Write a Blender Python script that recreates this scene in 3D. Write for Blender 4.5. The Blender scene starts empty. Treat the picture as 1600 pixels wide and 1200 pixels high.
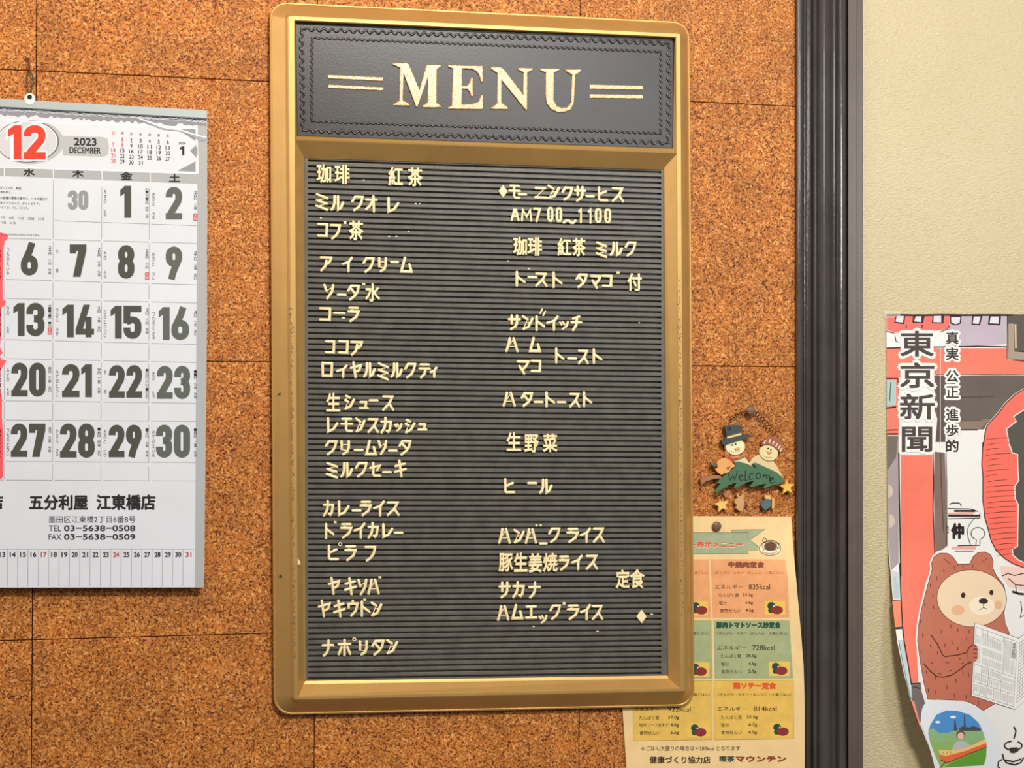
import bpy, bmesh, math, random
from mathutils import Vector, Matrix
from mathutils.geometry import tessellate_polygon
random.seed(7)
SC = bpy.context.scene
COL = SC.collection

# ---------------------------------------------------------------- camera
# world: the cork wall is the plane y = 0, x to the right, z up, metres; origin at a corner of four cork tiles
CAMP = Vector((0.0639897548502976, -1.8968225123653757, -0.35962474401853156))
YAW, PITCH, ROLL, FPX = 0.2361888886865504, 0.015539096987342781, 0.0027401660409931833, 2700.0
_cy, _sy, _cp, _sp = math.cos(YAW), math.sin(YAW), math.cos(PITCH), math.sin(PITCH)
FWD = Vector((_sy * _cp, _cy * _cp, _sp))
_rt = Vector((_cy, -_sy, 0)); _up = _rt.cross(FWD)
RT = math.cos(ROLL) * _rt + math.sin(ROLL) * _up
UP = -math.sin(ROLL) * _rt + math.cos(ROLL) * _up
cam_d = bpy.data.cameras.new('camera'); cam = bpy.data.objects.new('camera', cam_d); COL.objects.link(cam)
cam_d.sensor_width = 36; cam_d.lens = 36 * FPX / 1600; cam_d.clip_start = .05
cam.matrix_world = Matrix.Translation(CAMP) @ Matrix((RT, UP, -FWD)).transposed().to_4x4()
SC.camera = cam

# ---------------------------------------------------------------- light and exposure
SC.view_settings.view_transform = 'Standard'; SC.view_settings.look = 'None'
SC.view_settings.gamma = 1; SC.view_settings.use_curve_mapping = False
SC.view_settings.exposure = -0.22
W = bpy.data.worlds.new('world'); SC.world = W; W.use_nodes = True
W.node_tree.nodes['Background'].inputs[0].default_value = (1.0, .97, .93, 1)
W.node_tree.nodes['Background'].inputs[1].default_value = 0.17

def area(name, loc, target, size, power, color, sy=None):
    d = bpy.data.lights.new(name, 'AREA'); d.energy = power; d.color = color; d.size = size
    if sy: d.shape = 'RECTANGLE'; d.size_y = sy
    o = bpy.data.objects.new(name, d); COL.objects.link(o); o.location = loc
    o.rotation_euler = (Vector(target) - Vector(loc)).to_track_quat('-Z', 'Y').to_euler()
    return o
area('ceiling_lamp', (.72, -1.8, .9), (.5, 0, -.35), .4, 52, (1.0, .955, .88), .16)
area('window_light', (1.72, -1.45, .07), (.9, 0, -.25), .3, 8, (.97, .98, 1.0), .34)
area('far_window', (1.08, -1.75, .27), (.6, 0, -.3), .55, 4, (.9, .95, 1.0), .3)
area('warm_lamp', (-.1, -.62, .75), (-.05, 0, .1), .16, 5.5, (1.0, .70, .36))
area('room_light', (-2.1, -.9, .65), (.4, 0, -.4), .9, 22, (1.0, .95, .92), 1.1)

# ---------------------------------------------------------------- helpers
def unp(px, py, d=0.0):
    """the point on the plane d metres in front of the wall that a sight line of the photograph meets"""
    v = FWD * FPX + RT * (px - 800) - UP * (py - 600)
    t = (-d - CAMP.y) / v.y
    return CAMP + v * t
def lin(c): return c / 12.92 if c <= .04045 else ((c + .055) / 1.055) ** 2.4
def rgb(h):
    h = h.lstrip('#'); return tuple(lin(int(h[i:i + 2], 16) / 255) for i in (0, 2, 4)) + (1,)
_M = {}
def mat(name, col, rough=.6, metal=0, bump=0, bscale=300, var=0, vscale=40, spec=.5, coat=0):
    if name in _M: return _M[name]
    m = bpy.data.materials.new(name); m.use_nodes = True; nt = m.node_tree; b = nt.nodes['Principled BSDF']
    c = rgb(col) if isinstance(col, str) else col
    b.inputs['Base Color'].default_value = c; b.inputs['Roughness'].default_value = rough
    b.inputs['Metallic'].default_value = metal; b.inputs['Specular IOR Level'].default_value = spec
    b.inputs['Coat Weight'].default_value = coat
    m.diffuse_color = c
    if var or bump:
        tc = nt.nodes.new('ShaderNodeTexCoord')
    if var:
        n = nt.nodes.new('ShaderNodeTexNoise'); n.inputs['Scale'].default_value = vscale; n.inputs['Detail'].default_value = 5
        nt.links.new(tc.outputs['Object'], n.inputs['Vector'])
        r = nt.nodes.new('ShaderNodeMapRange'); r.inputs[1].default_value = .3; r.inputs[2].default_value = .7
        r.inputs[3].default_value = 1 - var; r.inputs[4].default_value = 1 + var
        nt.links.new(n.outputs['Fac'], r.inputs[0])
        h = nt.nodes.new('ShaderNodeHueSaturation'); h.inputs['Color'].default_value = c
        nt.links.new(r.outputs[0], h.inputs['Value']); nt.links.new(h.outputs[0], b.inputs['Base Color'])
    if bump:
        n2 = nt.nodes.new('ShaderNodeTexNoise'); n2.inputs['Scale'].default_value = bscale; n2.inputs['Detail'].default_value = 3
        nt.links.new(tc.outputs['Object'], n2.inputs['Vector'])
        bp = nt.nodes.new('ShaderNodeBump'); bp.inputs['Strength'].default_value = bump; bp.inputs['Distance'].default_value = .001
        nt.links.new(n2.outputs['Fac'], bp.inputs['Height']); nt.links.new(bp.outputs[0], b.inputs['Normal'])
    _M[name] = m; return m
def ink(h, rough=.6): return mat('ink_' + h.lstrip('#'), h, rough, spec=.22)

WORLD = {}      # object name -> world position (every object is unrotated)
def link(o, parent=None, at=(0, 0, 0)):
    COL.objects.link(o); at = Vector(at); WORLD[o.name] = at
    if parent: o.parent = parent; o.location = at - WORLD[parent.name]
    else: o.location = at
    return o
def empty(name, at, parent=None):
    o = bpy.data.objects.new(name, None); o.empty_display_size = .01; return link(o, parent, at)
def tag(o, label=None, cat=None, group=None, kind=None):
    if label: o['label'] = label
    if cat: o['category'] = cat
    if group: o['group'] = group
    if kind: o['kind'] = kind
    return o
def obj(name, verts, faces, m, parent=None, at=None, smooth=False, label=None):
    vs = [Vector(v) for v in verts]
    if at is None:
        if parent is None and False: at = Vector()
        at = sum(vs, Vector()) / max(1, len(vs))
    at = Vector(at)
    me = bpy.data.meshes.new(name); me.from_pydata([v - at for v in vs], [], faces); me.materials.append(m)
    if smooth: me.polygons.foreach_set('use_smooth', [True] * len(me.polygons))
    me.update()
    o = link(bpy.data.objects.new(name, me), parent, at)
    if label: o['label'] = label
    return o

class Geo:
    """collects vertices and faces that become one mesh"""
    def __init__(s): s.v = []; s.f = []; s.mi = []; s.mats = []
    def add(s, v, f, m=None):
        k = len(s.v); s.v += [Vector(p) for p in v]; s.f += [tuple(i + k for i in q) for q in f]
        if m is not None:
            if m not in s.mats: s.mats.append(m)
            s.mi += [s.mats.index(m)] * len(f)
        else: s.mi += [0] * len(f)
    def build(s, name, m=None, parent=None, at=None, smooth=False, label=None):
        o = obj(name, s.v, s.f, m or s.mats[0], parent, at, smooth, label)
        if s.mats:
            o.data.materials.clear()
            for q in s.mats: o.data.materials.append(q)
            o.data.polygons.foreach_set('material_index', s.mi)
        return o

# flat print: polygons drawn in the photograph's coordinates and laid onto the real sheet (surface = depth function)
LAYER = .00006
def refine(pts, tris, L):
    """split long edges so that the print follows a bent sheet"""
    pts = list(pts); cache = {}
    def mid(a, b):
        k = (min(a, b), max(a, b))
        if k not in cache: pts.append(((pts[a][0] + pts[b][0]) / 2, (pts[a][1] + pts[b][1]) / 2)); cache[k] = len(pts) - 1
        return cache[k]
    def ln(a, b): return math.hypot(pts[a][0] - pts[b][0], pts[a][1] - pts[b][1])
    work = list(tris); out = []
    while work:
        a, b, c = work.pop(); l = [(ln(a, b), a, b, c), (ln(b, c), b, c, a), (ln(c, a), c, a, b)]
        m = max(l)
        if m[0] <= L: out.append((a, b, c)); continue
        q = mid(m[1], m[2]); work += [(m[1], q, m[3]), (q, m[2], m[3])]
    return pts, out
def tri(poly):
    t = tessellate_polygon([[Vector((x, y, 0)) for x, y in poly]])
    return [tuple(q) for q in t]
class Sheet:
    def __init__(s, depth, seg=1e9): s.depth = depth; s.seg = seg; s.n = 0
    def lay(s, g, pts, tris, layer, m=None):
        s.n += 1; layer += (s.n % 23) * .018
        if s.seg < 1e8: pts, tris = refine(pts, tris, s.seg)
        vs = [unp(x, y, s.depth(x, y) + layer * LAYER) for x, y in pts]
        ff = []
        for t in tris:      # face the camera (towards -y)
            a, b, c = (vs[i] for i in t)
            n = (b - a).cross(c - a)
            if n.length < 1e-14: continue
            ff.append(t if n.y < 0 else (t[0], t[2], t[1]))
        g.add(vs, ff, m)
    def poly(s, g, poly, layer, m=None): s.lay(g, poly, tri(poly), layer, m)
    def line(s, g, pts, w, layer, m=None, closed=False):
        n = len(pts); L = []; R = []
        for i, (x, y) in enumerate(pts):
            if closed: a = pts[i - 1]; b = pts[(i + 1) % n]
            else: a = pts[max(0, i - 1)]; b = pts[min(n - 1, i + 1)]
            dx, dy = b[0] - a[0], b[1] - a[1]; l = math.hypot(dx, dy) or 1
            ww = w[i] if isinstance(w, (list, tuple)) else w
            nx, ny = -dy / l * ww / 2, dx / l * ww / 2
            L.append((x + nx, y + ny)); R.append((x - nx, y - ny))
        P = L + R; T = []
        for i in range(n if closed else n - 1):
            j = (i + 1) % n; T += [(i, j, n + j), (i, n + j, n + i)]
        s.lay(g, P, T, layer, m)
    def text(s, g, body, x0, y0, x1, y1, layer, m=None, slope=0, bold=0, shear=0):
        pts, tris = glyphs(body)
        e = bold * (y1 - y0) / .8; k = [(0, 0)]
        if bold > .0125:
            n = 16 if bold > .08 else 8 if bold > .028 else 4; k += [(math.cos(2 * math.pi * i / n + .785), math.sin(2 * math.pi * i / n + .785)) for i in range(n)]
        else: e = 0
        for j, (ex, ey) in enumerate(k):
            P = []
            for u, v in pts:
                x = x0 + e + (x1 - x0 - 2 * e) * u + ex * e; P.append((x, y1 - e + (y0 - y1 + 2 * e) * v + ey * e + slope * (x - x0)))
            s.lay(g, P, tris, layer, m)
    def digits(s, g, body, x0, y0, x1, y1, w, layer):
        """condensed grotesque figures drawn with one heavy stroke; the box is shared out between the figures"""
        ws = [.62 if c == '1' else 1.0 for c in body]; gap = .1 * (len(body) - 1); tot = sum(ws) + gap; X = x0
        for c, q in zip(body, ws):
            cw = (x1 - x0) * q / tot; a, b, h = X + w / 2, X + cw - w / 2, (y0 + w * .46, y1 - w * .46); t, u = h; m = (a + b) / 2; H = u - t; X += cw + (x1 - x0) * .1 / tot
            r = (b - a) / 2; ry = min(r * 1.25, H * .2)
            def ar(cx, cy, a0, a1, rx=r, r_y=ry, n=9): return ell(cx, cy, rx, r_y, n, a0, a1)
            y5 = t + H * .47
            if c == '0': s.line(g, ar(m, t + ry, 180, 360) + ar(m, u - ry, 0, 180), w, layer, closed=True)
            elif c == '1':
                s.poly(g, [(b - w / 2, y0), (b + w / 2, y0), (b + w / 2, y1), (b - w / 2, y1)], layer)
                s.poly(g, [(b - w / 2 + .5, y0), (b - w / 2 + .5, y0 + w * 1.1), (x_ := X - cw - (x1 - x0) * .1 / tot, y0 + w * 1.55), (x_, y0 + w * .62)], layer)
            elif c == '2':
                s.line(g, [(a, t + ry * 1.35)] + ar(m, t + ry, 180, 360) + [(b, t + ry * 1.4), (b - r * .12, t + H * .42), (a + r * .35, u - H * .12), (a + r * .1, u)], w, layer)
                s.poly(g, [(a - w / 2, y1 - w * .95), (b + w / 2, y1 - w * .95), (b + w / 2, y1), (a - w / 2, y1)], layer)
            elif c == '3':
                s.line(g, [(a, t + ry * 1.5)] + ar(m, t + ry, 180, 360) + [(b, y5 - ry)] + ar(m, y5 - ry, 0, 70) + [(m - r * .25, y5)], w, layer)
                s.line(g, [(m - r * .25, y5)] + ar(m, y5 + ry, -70, 0) + ar(m, u - ry, 0, 180) + [(a, u - ry * 1.5)], w, layer)
            elif c == '4':
                s.poly(g, [(m - w * .2, y0), (m + w * .78, y0), (a + w * .55, y1 - H * .3), (a - w * .5, y1 - H * .3)], layer)
                s.poly(g, [(a - w / 2, y1 - H * .32), (b + w * .5, y1 - H * .32), (b + w * .5, y1 - H * .32 + w * .85), (a - w / 2, y1 - H * .32 + w * .85)], layer)
                s.poly(g, [(b - w * .75, y0 + H * .46), (b + w * .15, y0 + H * .46), (b + w * .15, y1), (b - w * .75, y1)], layer)
            elif c == '5':
                s.poly(g, [(a - w / 2, y0), (b + w / 2, y0), (b + w / 2, y0 + w * .95), (a - w / 2, y0 + w * .95)], layer)
                s.poly(g, [(a - w / 2, y0), (a + w / 2, y0), (a + w / 2, y5 + w * .3), (a - w / 2, y5 + w * .3)], layer)
                s.line(g, [(a, y5)] + ar(m, y5 + ry * .7, -130, 0) + ar(m, u - ry, 0, 180) + [(a, u - ry * 1.5)], w, layer)
            elif c in '69':
                f = (lambda p: p) if c == '6' else (lambda p: [(x1_, y0 + y1 - yy) for x1_, yy in [(2 * m - xx, yy) for xx, yy in p]])
                yl = u - H * .5
                s.line(g, f(ar(m, yl + ry * .9, 180, 360) + ar(m, u - ry, 0, 180)), w, layer, closed=True)
                s.line(g, f([(m + r * .55, y0), (m + r * .1, t + H * .18), (a + r * .05, yl + ry * .6), (a, yl + ry * 1.4)]), [w * .98, w, w, w], layer)
            elif c == '7':
                s.poly(g, [(a - w / 2, y0), (b + w / 2, y0), (b + w / 2, y0 + w * .95), (a - w / 2, y0 + w * .95)], layer)
                s.poly(g, [(a - w / 2, y0), (a + w * .45, y0), (a + w * .45, y0 + w * 1.35), (a - w / 2, y0 + w * 1.35)], layer)
                s.poly(g, [(b + w / 2, y0), (b + w / 2, y0 + w * .95), (m + w * .35, y1), (m - w * .75, y1), (b - w * .62, y0 + w * .6)], layer)
            elif c == '8':
                s.line(g, ar(m, t + ry, 180, 360, r * .97) + ar(m, y5 - ry, 0, 180, r * .97), w, layer, closed=True); s.line(g, ar(m, y5 + ry, 180, 360) + ar(m, u - ry, 0, 180), w, layer, closed=True)
    def vtext(s, g, body, x, y0, y1, w, layer, m=None, bold=0, slope=0):
        n = len(body); h = (y1 - y0) / n
        for i, ch in enumerate(body):
            if ch == ' ' or ch == '　': continue
            s.text(g, ch, x + slope * i, y0 + h * i + h * .06, x + w + slope * i, y0 + h * (i + 1) - h * .06, layer, m, bold=bold)
def ell(cx, cy, rx, ry, n=28, a0=0, a1=360, rot=0):
    o = []; full = abs(a1 - a0) >= 360; r = math.radians(rot)
    for i in range(n if full else n + 1):
        a = math.radians(a0 + (a1 - a0) * i / n); x, y = rx * math.cos(a), ry * math.sin(a)
        o.append((cx + x * math.cos(r) - y * math.sin(r), cy + x * math.sin(r) + y * math.cos(r)))
    return o
_G = {}; _tc = bpy.data.curves.new('type', 'FONT'); _to = bpy.data.objects.new('type', _tc)
def raw_text(body, bold=0, extrude=0, bevel=0):
    _tc.body = body; _tc.offset = bold; _tc.extrude = extrude; _tc.bevel_depth = bevel; _tc.bevel_resolution = 1
    _tc.resolution_u = 4
    me = _to.to_mesh(); v = [tuple(p.co) for p in me.vertices]; f = [tuple(p.vertices) for p in me.polygons]; _to.to_mesh_clear()
    return v, f
def glyphs(body, bold=0):
    k = (body, bold)
    if k not in _G:
        v, f = raw_text(body, bold)
        if not v: _G[k] = ([], [])
        else:
            xs = [p[0] for p in v]; ys = [p[1] for p in v]; ax, bx, ay, by = min(xs), max(xs), min(ys), max(ys)
            T = []
            for q in f:
                for i in range(1, len(q) - 1): T.append((q[0], q[i], q[i + 1]))
            _G[k] = ([((p[0] - ax) / ((bx - ax) or 1), (p[1] - ay) / ((by - ay) or 1)) for p in v], T)
    return _G[k]

def tube(g, path, r, m=None, n=8, squash=1.0, caps=True, closed=False, up=Vector((0, -1, 0))):
    """round bar along 3-D points; round ends; mitred corners"""
    P = [Vector(p) for p in path]; N = len(P); rings = []
    def frame(i):
        if closed: a = P[i] - P[i - 1]; b = P[(i + 1) % N] - P[i]
        else:
            a = P[i] - P[i - 1] if i else P[1] - P[0]; b = P[i + 1] - P[i] if i < N - 1 else a
        a = a.normalized(); b = b.normalized(); t = (a + b)
        t = t.normalized() if t.length > 1e-6 else a
        k = 1 / max(.55, t.dot(a))
        s = t.cross(up)
        s = s.normalized() if s.length > 1e-6 else Vector((1, 0, 0))
        return t, s, k
    def ring(c, t, s, k, rr):
        u = s.cross(t)
        return [c + s * (math.cos(2 * math.pi * j / n) * rr * k) + u * (math.sin(2 * math.pi * j / n) * rr * squash) for j in range(n)]
    for i in range(N):
        t, s, k = frame(i)
        if not closed and caps and i == 0:
            rings.append(ring(P[0] - t * r * .92, t, s, 1, r * .35)); rings.append(ring(P[0] - t * r * .6, t, s, 1, r * .8))
        rings.append(ring(P[i], t, s, k, r))
        if not closed and caps and i == N - 1:
            rings.append(ring(P[i] + t * r * .6, t, s, 1, r * .8)); rings.append(ring(P[i] + t * r * .92, t, s, 1, r * .35))
    V = [p for q in rings for p in q]; F = []; K = len(rings)
    for i in range(K if closed else K - 1):
        for j in range(n):
            a = i * n + j; b = i * n + (j + 1) % n; c = ((i + 1) % K) * n + (j + 1) % n; d = ((i + 1) % K) * n + j
            F.append((a, d, c, b))
    if not closed: F.append(tuple(range(n))); F.append(tuple((K - 1) * n + j for j in reversed(range(n))))
    g.add(V, F, m)

def slab(g, poly, d0, d1, m=None, bev=0.0, px=True):
    """flat piece cut out of board: outline in the photograph's coordinates at the front depth d1, back at d0, with a small bevel"""
    F = [unp(x, y, d1) for x, y in poly] if px else [Vector((x, -d1, z)) for x, z in poly]
    n = len(F); area2 = sum(F[i].x * F[(i + 1) % n].z - F[(i + 1) % n].x * F[i].z for i in range(n))
    if area2 < 0: F.reverse()
    ins = []
    for i in range(n):
        a, b, c = F[i - 1], F[i], F[(i + 1) % n]
        e1 = (b - a); e2 = (c - b)
        n1 = Vector((-e1.z, 0, e1.x)).normalized(); n2 = Vector((-e2.z, 0, e2.x)).normalized(); h = (n1 + n2)
        h = h / max(.5, h.length_squared / 2 if h.length_squared else 1)
        ins.append(b + h * bev)
    T = tessellate_polygon([[Vector((p.x, p.z, 0)) for p in ins]])
    V = list(ins) + [Vector((p.x, p.y + bev, p.z)) for p in F] + [Vector((p.x, -d0, p.z)) for p in F]
    FF = []
    for t in T:
        a, b, c = (V[i] for i in t); nn = (b - a).cross(c - a); FF.append(tuple(t) if nn.y < 0 else (t[0], t[2], t[1]))
    for i in range(n):
        j = (i + 1) % n
        FF += [(i, n + i, n + j, j), (n + i, 2 * n + i, 2 * n + j, n + j)]
    for t in list(FF[:len(T)]): FF.append((t[2] + 2 * n, t[1] + 2 * n, t[0] + 2 * n))
    g.add(V, FF, m)

def box(g, x0, x1, y0, y1, z0, z1, m=None, bev=0):
    V = []
    for (yy, e) in ((y0, bev), (y0 + bev, 0), (y1, 0)):
        V += [(x0 + e, yy, z0 + e), (x1 - e, yy, z0 + e), (x1 - e, yy, z1 - e), (x0 + e, yy, z1 - e)]
    F = [(0, 1, 2, 3), (11, 10, 9, 8)]
    for k in (0, 4):
        for i in range(4): j = (i + 1) % 4; F.append((k + i, k + 4 + i, k + 4 + j, k + j))
    g.add(V, F, m)
MM = .001
PXM = .00071    # metres that one pixel of the photograph spans on the wall
# ================================================================ MATERIALS OF THE SETTING
def cork_material():
    m = bpy.data.materials.new('cork'); m.use_nodes = True; nt = m.node_tree; L = nt.links.new; N = nt.nodes.new
    b = nt.nodes['Principled BSDF']; b.inputs['Roughness'].default_value = .62; b.inputs['Specular IOR Level'].default_value = .35
    geo = N('ShaderNodeNewGeometry'); oi = N('ShaderNodeObjectInfo')
    add = N('ShaderNodeVectorMath'); add.operation = 'MULTIPLY_ADD'
    L(oi.outputs['Random'], add.inputs[0]); add.inputs[1].default_value = (3, 5, 7); L(geo.outputs['Position'], add.inputs[2])
    # warped coordinates make the granules irregular
    wn = N('ShaderNodeTexNoise'); wn.inputs['Scale'].default_value = 420; wn.inputs['Detail'].default_value = 2
    L(add.outputs[0], wn.inputs['Vector'])
    wa = N('ShaderNodeVectorMath'); wa.operation = 'MULTIPLY_ADD'; wa.inputs[1].default_value = (.004, .004, .004)
    L(wn.outputs['Color'], wa.inputs[0]); L(add.outputs[0], wa.inputs[2])
    v = N('ShaderNodeTexVoronoi'); v.inputs['Scale'].default_value = 430; L(wa.outputs[0], v.inputs['Vector'])
    sep = N('ShaderNodeSeparateColor'); L(v.outputs['Color'], sep.inputs[0])
    r = N('ShaderNodeValToRGB'); e = r.color_ramp.elements
    e[0].position = 0; e[0].color = rgb('#a3602c'); e[1].position = 1; e[1].color = rgb('#dfa468')
    for p, c in ((.25, '#b66e34'), (.55, '#c27b40'), (.8, '#cd8b4d')):
        q = e.new(p); q.color = rgb(c)
    L(sep.outputs[0], r.inputs[0])
    # fine bark flecks
    n1 = N('ShaderNodeTexNoise'); n1.inputs['Scale'].default_value = 520; n1.inputs['Detail'].default_value = 3; n1.inputs['Roughness'].default_value = .6
    L(wa.outputs[0], n1.inputs['Vector'])
    r1 = N('ShaderNodeValToRGB'); r1.color_ramp.elements[0].position = .40; r1.color_ramp.elements[0].color = (.17, .075, .035, 1)
    r1.color_ramp.elements[1].position = .50; r1.color_ramp.elements[1].color = (1, 1, 1, 1)
    L(n1.outputs['Fac'], r1.inputs[0])
    mx = N('ShaderNodeMix'); mx.data_type = 'RGBA'; mx.blend_type = 'MULTIPLY'; mx.inputs[0].default_value = 1.0
    L(r.outputs[0], mx.inputs[6]); L(r1.outputs[0], mx.inputs[7])
    # few large dark flecks
    n2 = N('ShaderNodeTexNoise'); n2.inputs['Scale'].default_value = 62; n2.inputs['Detail'].default_value = 4; n2.inputs['Roughness'].default_value = .65
    L(add.outputs[0], n2.inputs['Vector'])
    r2 = N('ShaderNodeValToRGB'); r2.color_ramp.elements[0].position = .27; r2.color_ramp.elements[0].color = (.32, .17, .1, 1)
    r2.color_ramp.elements[1].position = .33; r2.color_ramp.elements[1].color = (1, 1, 1, 1)
    L(n2.outputs['Fac'], r2.inputs[0])
    mx2 = N('ShaderNodeMix'); mx2.data_type = 'RGBA'; mx2.blend_type = 'MULTIPLY'; mx2.inputs[0].default_value = 1
    L(mx.outputs[2], mx2.inputs[6]); L(r2.outputs[0], mx2.inputs[7])
    # light chips and broad tone
    n4 = N('ShaderNodeTexNoise'); n4.inputs['Scale'].default_value = 26; n4.inputs['Detail'].default_value = 4
    L(add.outputs[0], n4.inputs['Vector'])
    mr = N('ShaderNodeMapRange'); mr.inputs[1].default_value = .3; mr.inputs[2].default_value = .7; mr.inputs[3].default_value = .87; mr.inputs[4].default_value = 1.19
    L(n4.outputs['Fac'], mr.inputs[0])
    tv = N('ShaderNodeMath'); tv.operation = 'MULTIPLY_ADD'; tv.inputs[1].default_value = .1; tv.inputs[2].default_value = -.05; L(oi.outputs['Random'], tv.inputs[0])
    ad = N('ShaderNodeMath'); L(mr.outputs[0], ad.inputs[0]); L(tv.outputs[0], ad.inputs[1])
    hs = N('ShaderNodeHueSaturation'); L(mx2.outputs[2], hs.inputs['Color']); L(ad.outputs[0], hs.inputs['Value']); hs.inputs['Saturation'].default_value = 1.04
    L(hs.outputs[0], b.inputs['Base Color'])
    bp = N('ShaderNodeBump'); bp.inputs['Strength'].default_value = .5; bp.inputs['Distance'].default_value = .0008
    L(n1.outputs['Fac'], bp.inputs['Height']); L(bp.outputs[0], b.inputs['Normal'])
    return m
CORK = cork_material()
def plaster_material():
    m = mat('cream_wallpaper', '#d5c9a2', .23, 0, 0); nt = m.node_tree; L = nt.links.new; N = nt.nodes.new; b = nt.nodes['Principled BSDF']
    geo = N('ShaderNodeNewGeometry'); mp = N('ShaderNodeMapping'); mp.inputs['Rotation'].default_value = (0, .7, 0); mp.inputs['Scale'].default_value = (1, 1, 2.2)
    L(geo.outputs['Position'], mp.inputs[0])
    n = N('ShaderNodeTexNoise'); n.inputs['Scale'].default_value = 230; n.inputs['Detail'].default_value = 4; L(mp.outputs[0], n.inputs['Vector'])
    bp = N('ShaderNodeBump'); bp.inputs['Strength'].default_value = .8; bp.inputs['Distance'].default_value = .0016
    L(n.outputs['Fac'], bp.inputs['Height']); L(bp.outputs[0], b.inputs['Normal'])
    n2 = N('ShaderNodeTexNoise'); n2.inputs['Scale'].default_value = 5; L(geo.outputs['Position'], n2.inputs['Vector'])
    r = N('ShaderNodeValToRGB'); r.color_ramp.elements[0].color = rgb('#c0b08a'); r.color_ramp.elements[1].color = rgb('#cbbd98')
    L(n2.outputs['Fac'], r.inputs[0]); L(r.outputs[0], b.inputs['Base Color'])
    return m
PLASTER = plaster_material()
def frame_material():
    m = mat('gold_painted_plastic', '#c49a5a', .42, .55, .1, 900, .05, 25); return m
GOLD = frame_material()
LACQ = mat('dark_lacquered_wood', '#453f3d', .2, 0, .25, 160, .15, 30, .6, .35)
LACQ2 = mat('dull_dark_wood', '#5a4f49', .38, 0, .1, 200, .08, 30)

# ================================================================ SETTING
wb = Geo(); XTR = unp(1252, 500, 0).x            # cork ends under the trim
box(wb, -1.25, XTR + .01, .004, .012, -1.35, 1.0)
wall = tag(wb.build('wall_back', mat('dark_glue', '#2a120c', .9), at=(0, .004, 0)), kind='structure',
           label='wall faced with square orange-brown cork tiles')
xs = [-1.2 + .3 * k for k in range(7)]; xs[0] = -1.2
V1, V2 = 0.0, .3 * (1 - .00406); V3 = .6
H1, H2, H3 = 0.0, -.3 * 1.023, -.3 * 2.0098
cx = [V1 - .9, V1 - .6, V1 - .3, V1, V2, V3, XTR]
cz = [H1 + .9, H1 + .6, H1 + .3, H1, H2, H3, H3 - .3, H3 - .6]
for i in range(len(cx) - 1):
    for j in range(len(cz) - 1):
        g = Geo(); gap = .00045; q = random.uniform(-.0002, .0002)
        box(g, cx[i] + gap, cx[i + 1] - (gap if i < len(cx) - 2 else 0), q, .004, cz[j + 1] + gap, cz[j] - gap, bev=.0004)
        g.build('cork_tile', CORK, wall)
# cream wall to the right of the trim
g = Geo(); XR = unp(1340, 500, 0).x
box(g, XR - .02, 2.3, 0, .012, -1.35, 1.0)
tag(g.build('wall_right', PLASTER, at=(XR, 0, 0)), kind='structure', label='cream textured wall right of the dark trim')

def profile_trim(name, prof, m, label, z0=-1.35, z1=1.0, ref=500):
    """moulding with a constant profile: list of (pixel column at row ref, depth in mm)"""
    P = [unp(x, ref, d * MM) for x, d in prof]; V = []; F = []
    for p in P: V += [(p.x, p.y, z0), (p.x, p.y, z1)]
    n = len(P)
    for i in range(n - 1): F.append((2 * i, 2 * i + 2, 2 * i + 3, 2 * i + 1))
    V += [(P[-1].x, .0, z0), (P[-1].x, .0, z1), (P[0].x, .0, z0), (P[0].x, .0, z1)]
    F.append((2 * n - 2, 2 * n, 2 * n + 1, 2 * n - 1)); F.append((2 * n + 2, 0, 1, 2 * n + 3))
    F.append(tuple([2 * i + 1 for i in range(n)] + [2 * n + 1, 2 * n + 3])); F.append(tuple([2 * i for i in reversed(range(n))] + [2 * n + 2, 2 * n])[::1])
    o = obj(name, V, F, m, at=(P[0].x, 0, 0)); tag(o, label, kind='structure'); return o
def arc(x0, x1, d0, dm, d1, n=5):
    o = []
    for i in range(n + 1):
        t = i / n; o.append((x0 + (x1 - x0) * t, d0 + (d1 - d0) * t + (dm - (d0 + d1) / 2) * math.sin(math.pi * t)))
    return o
prof = [(1243.5, 0), (1243.6, 5)] + arc(1244.5, 1254.5, 6, 9, 7) + [(1254.8, 5.2), (1256, 5.2), (1256.3, 7), (1258, 7), (1258.3, 5.4), (1259.6, 5.4), (1260, 7), (1261.3, 7),
       (1261.5, 5), (1269.5, 5.5), (1270, 11)] + arc(1270.3, 1276.5, 12, 14.5, 12, 4) + [(1277.2, 10)] + arc(1278, 1297, 11, 17, 12.5, 7) + arc(1298, 1309, 11, 6.5, 12, 5) + arc(1310, 1320, 13, 16, 13, 5) + [(1320.5, 5), (1325, 3), (1325.2, 0)]
profile_trim('trim_1', prof, LACQ, 'glossy dark fluted wooden upright between cork and cream wall')
profile_trim('trim_2', [(1324.8, 0), (1324.9, 9), (1325.5, 9.6), (1338.6, 9.6), (1339, 9), (1339.3, 6), (1347.6, 6), (1348.2, 5.4), (1348.3, 0)], LACQ2,
             'flat dull brown wooden strip beside the fluted upright')

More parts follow.
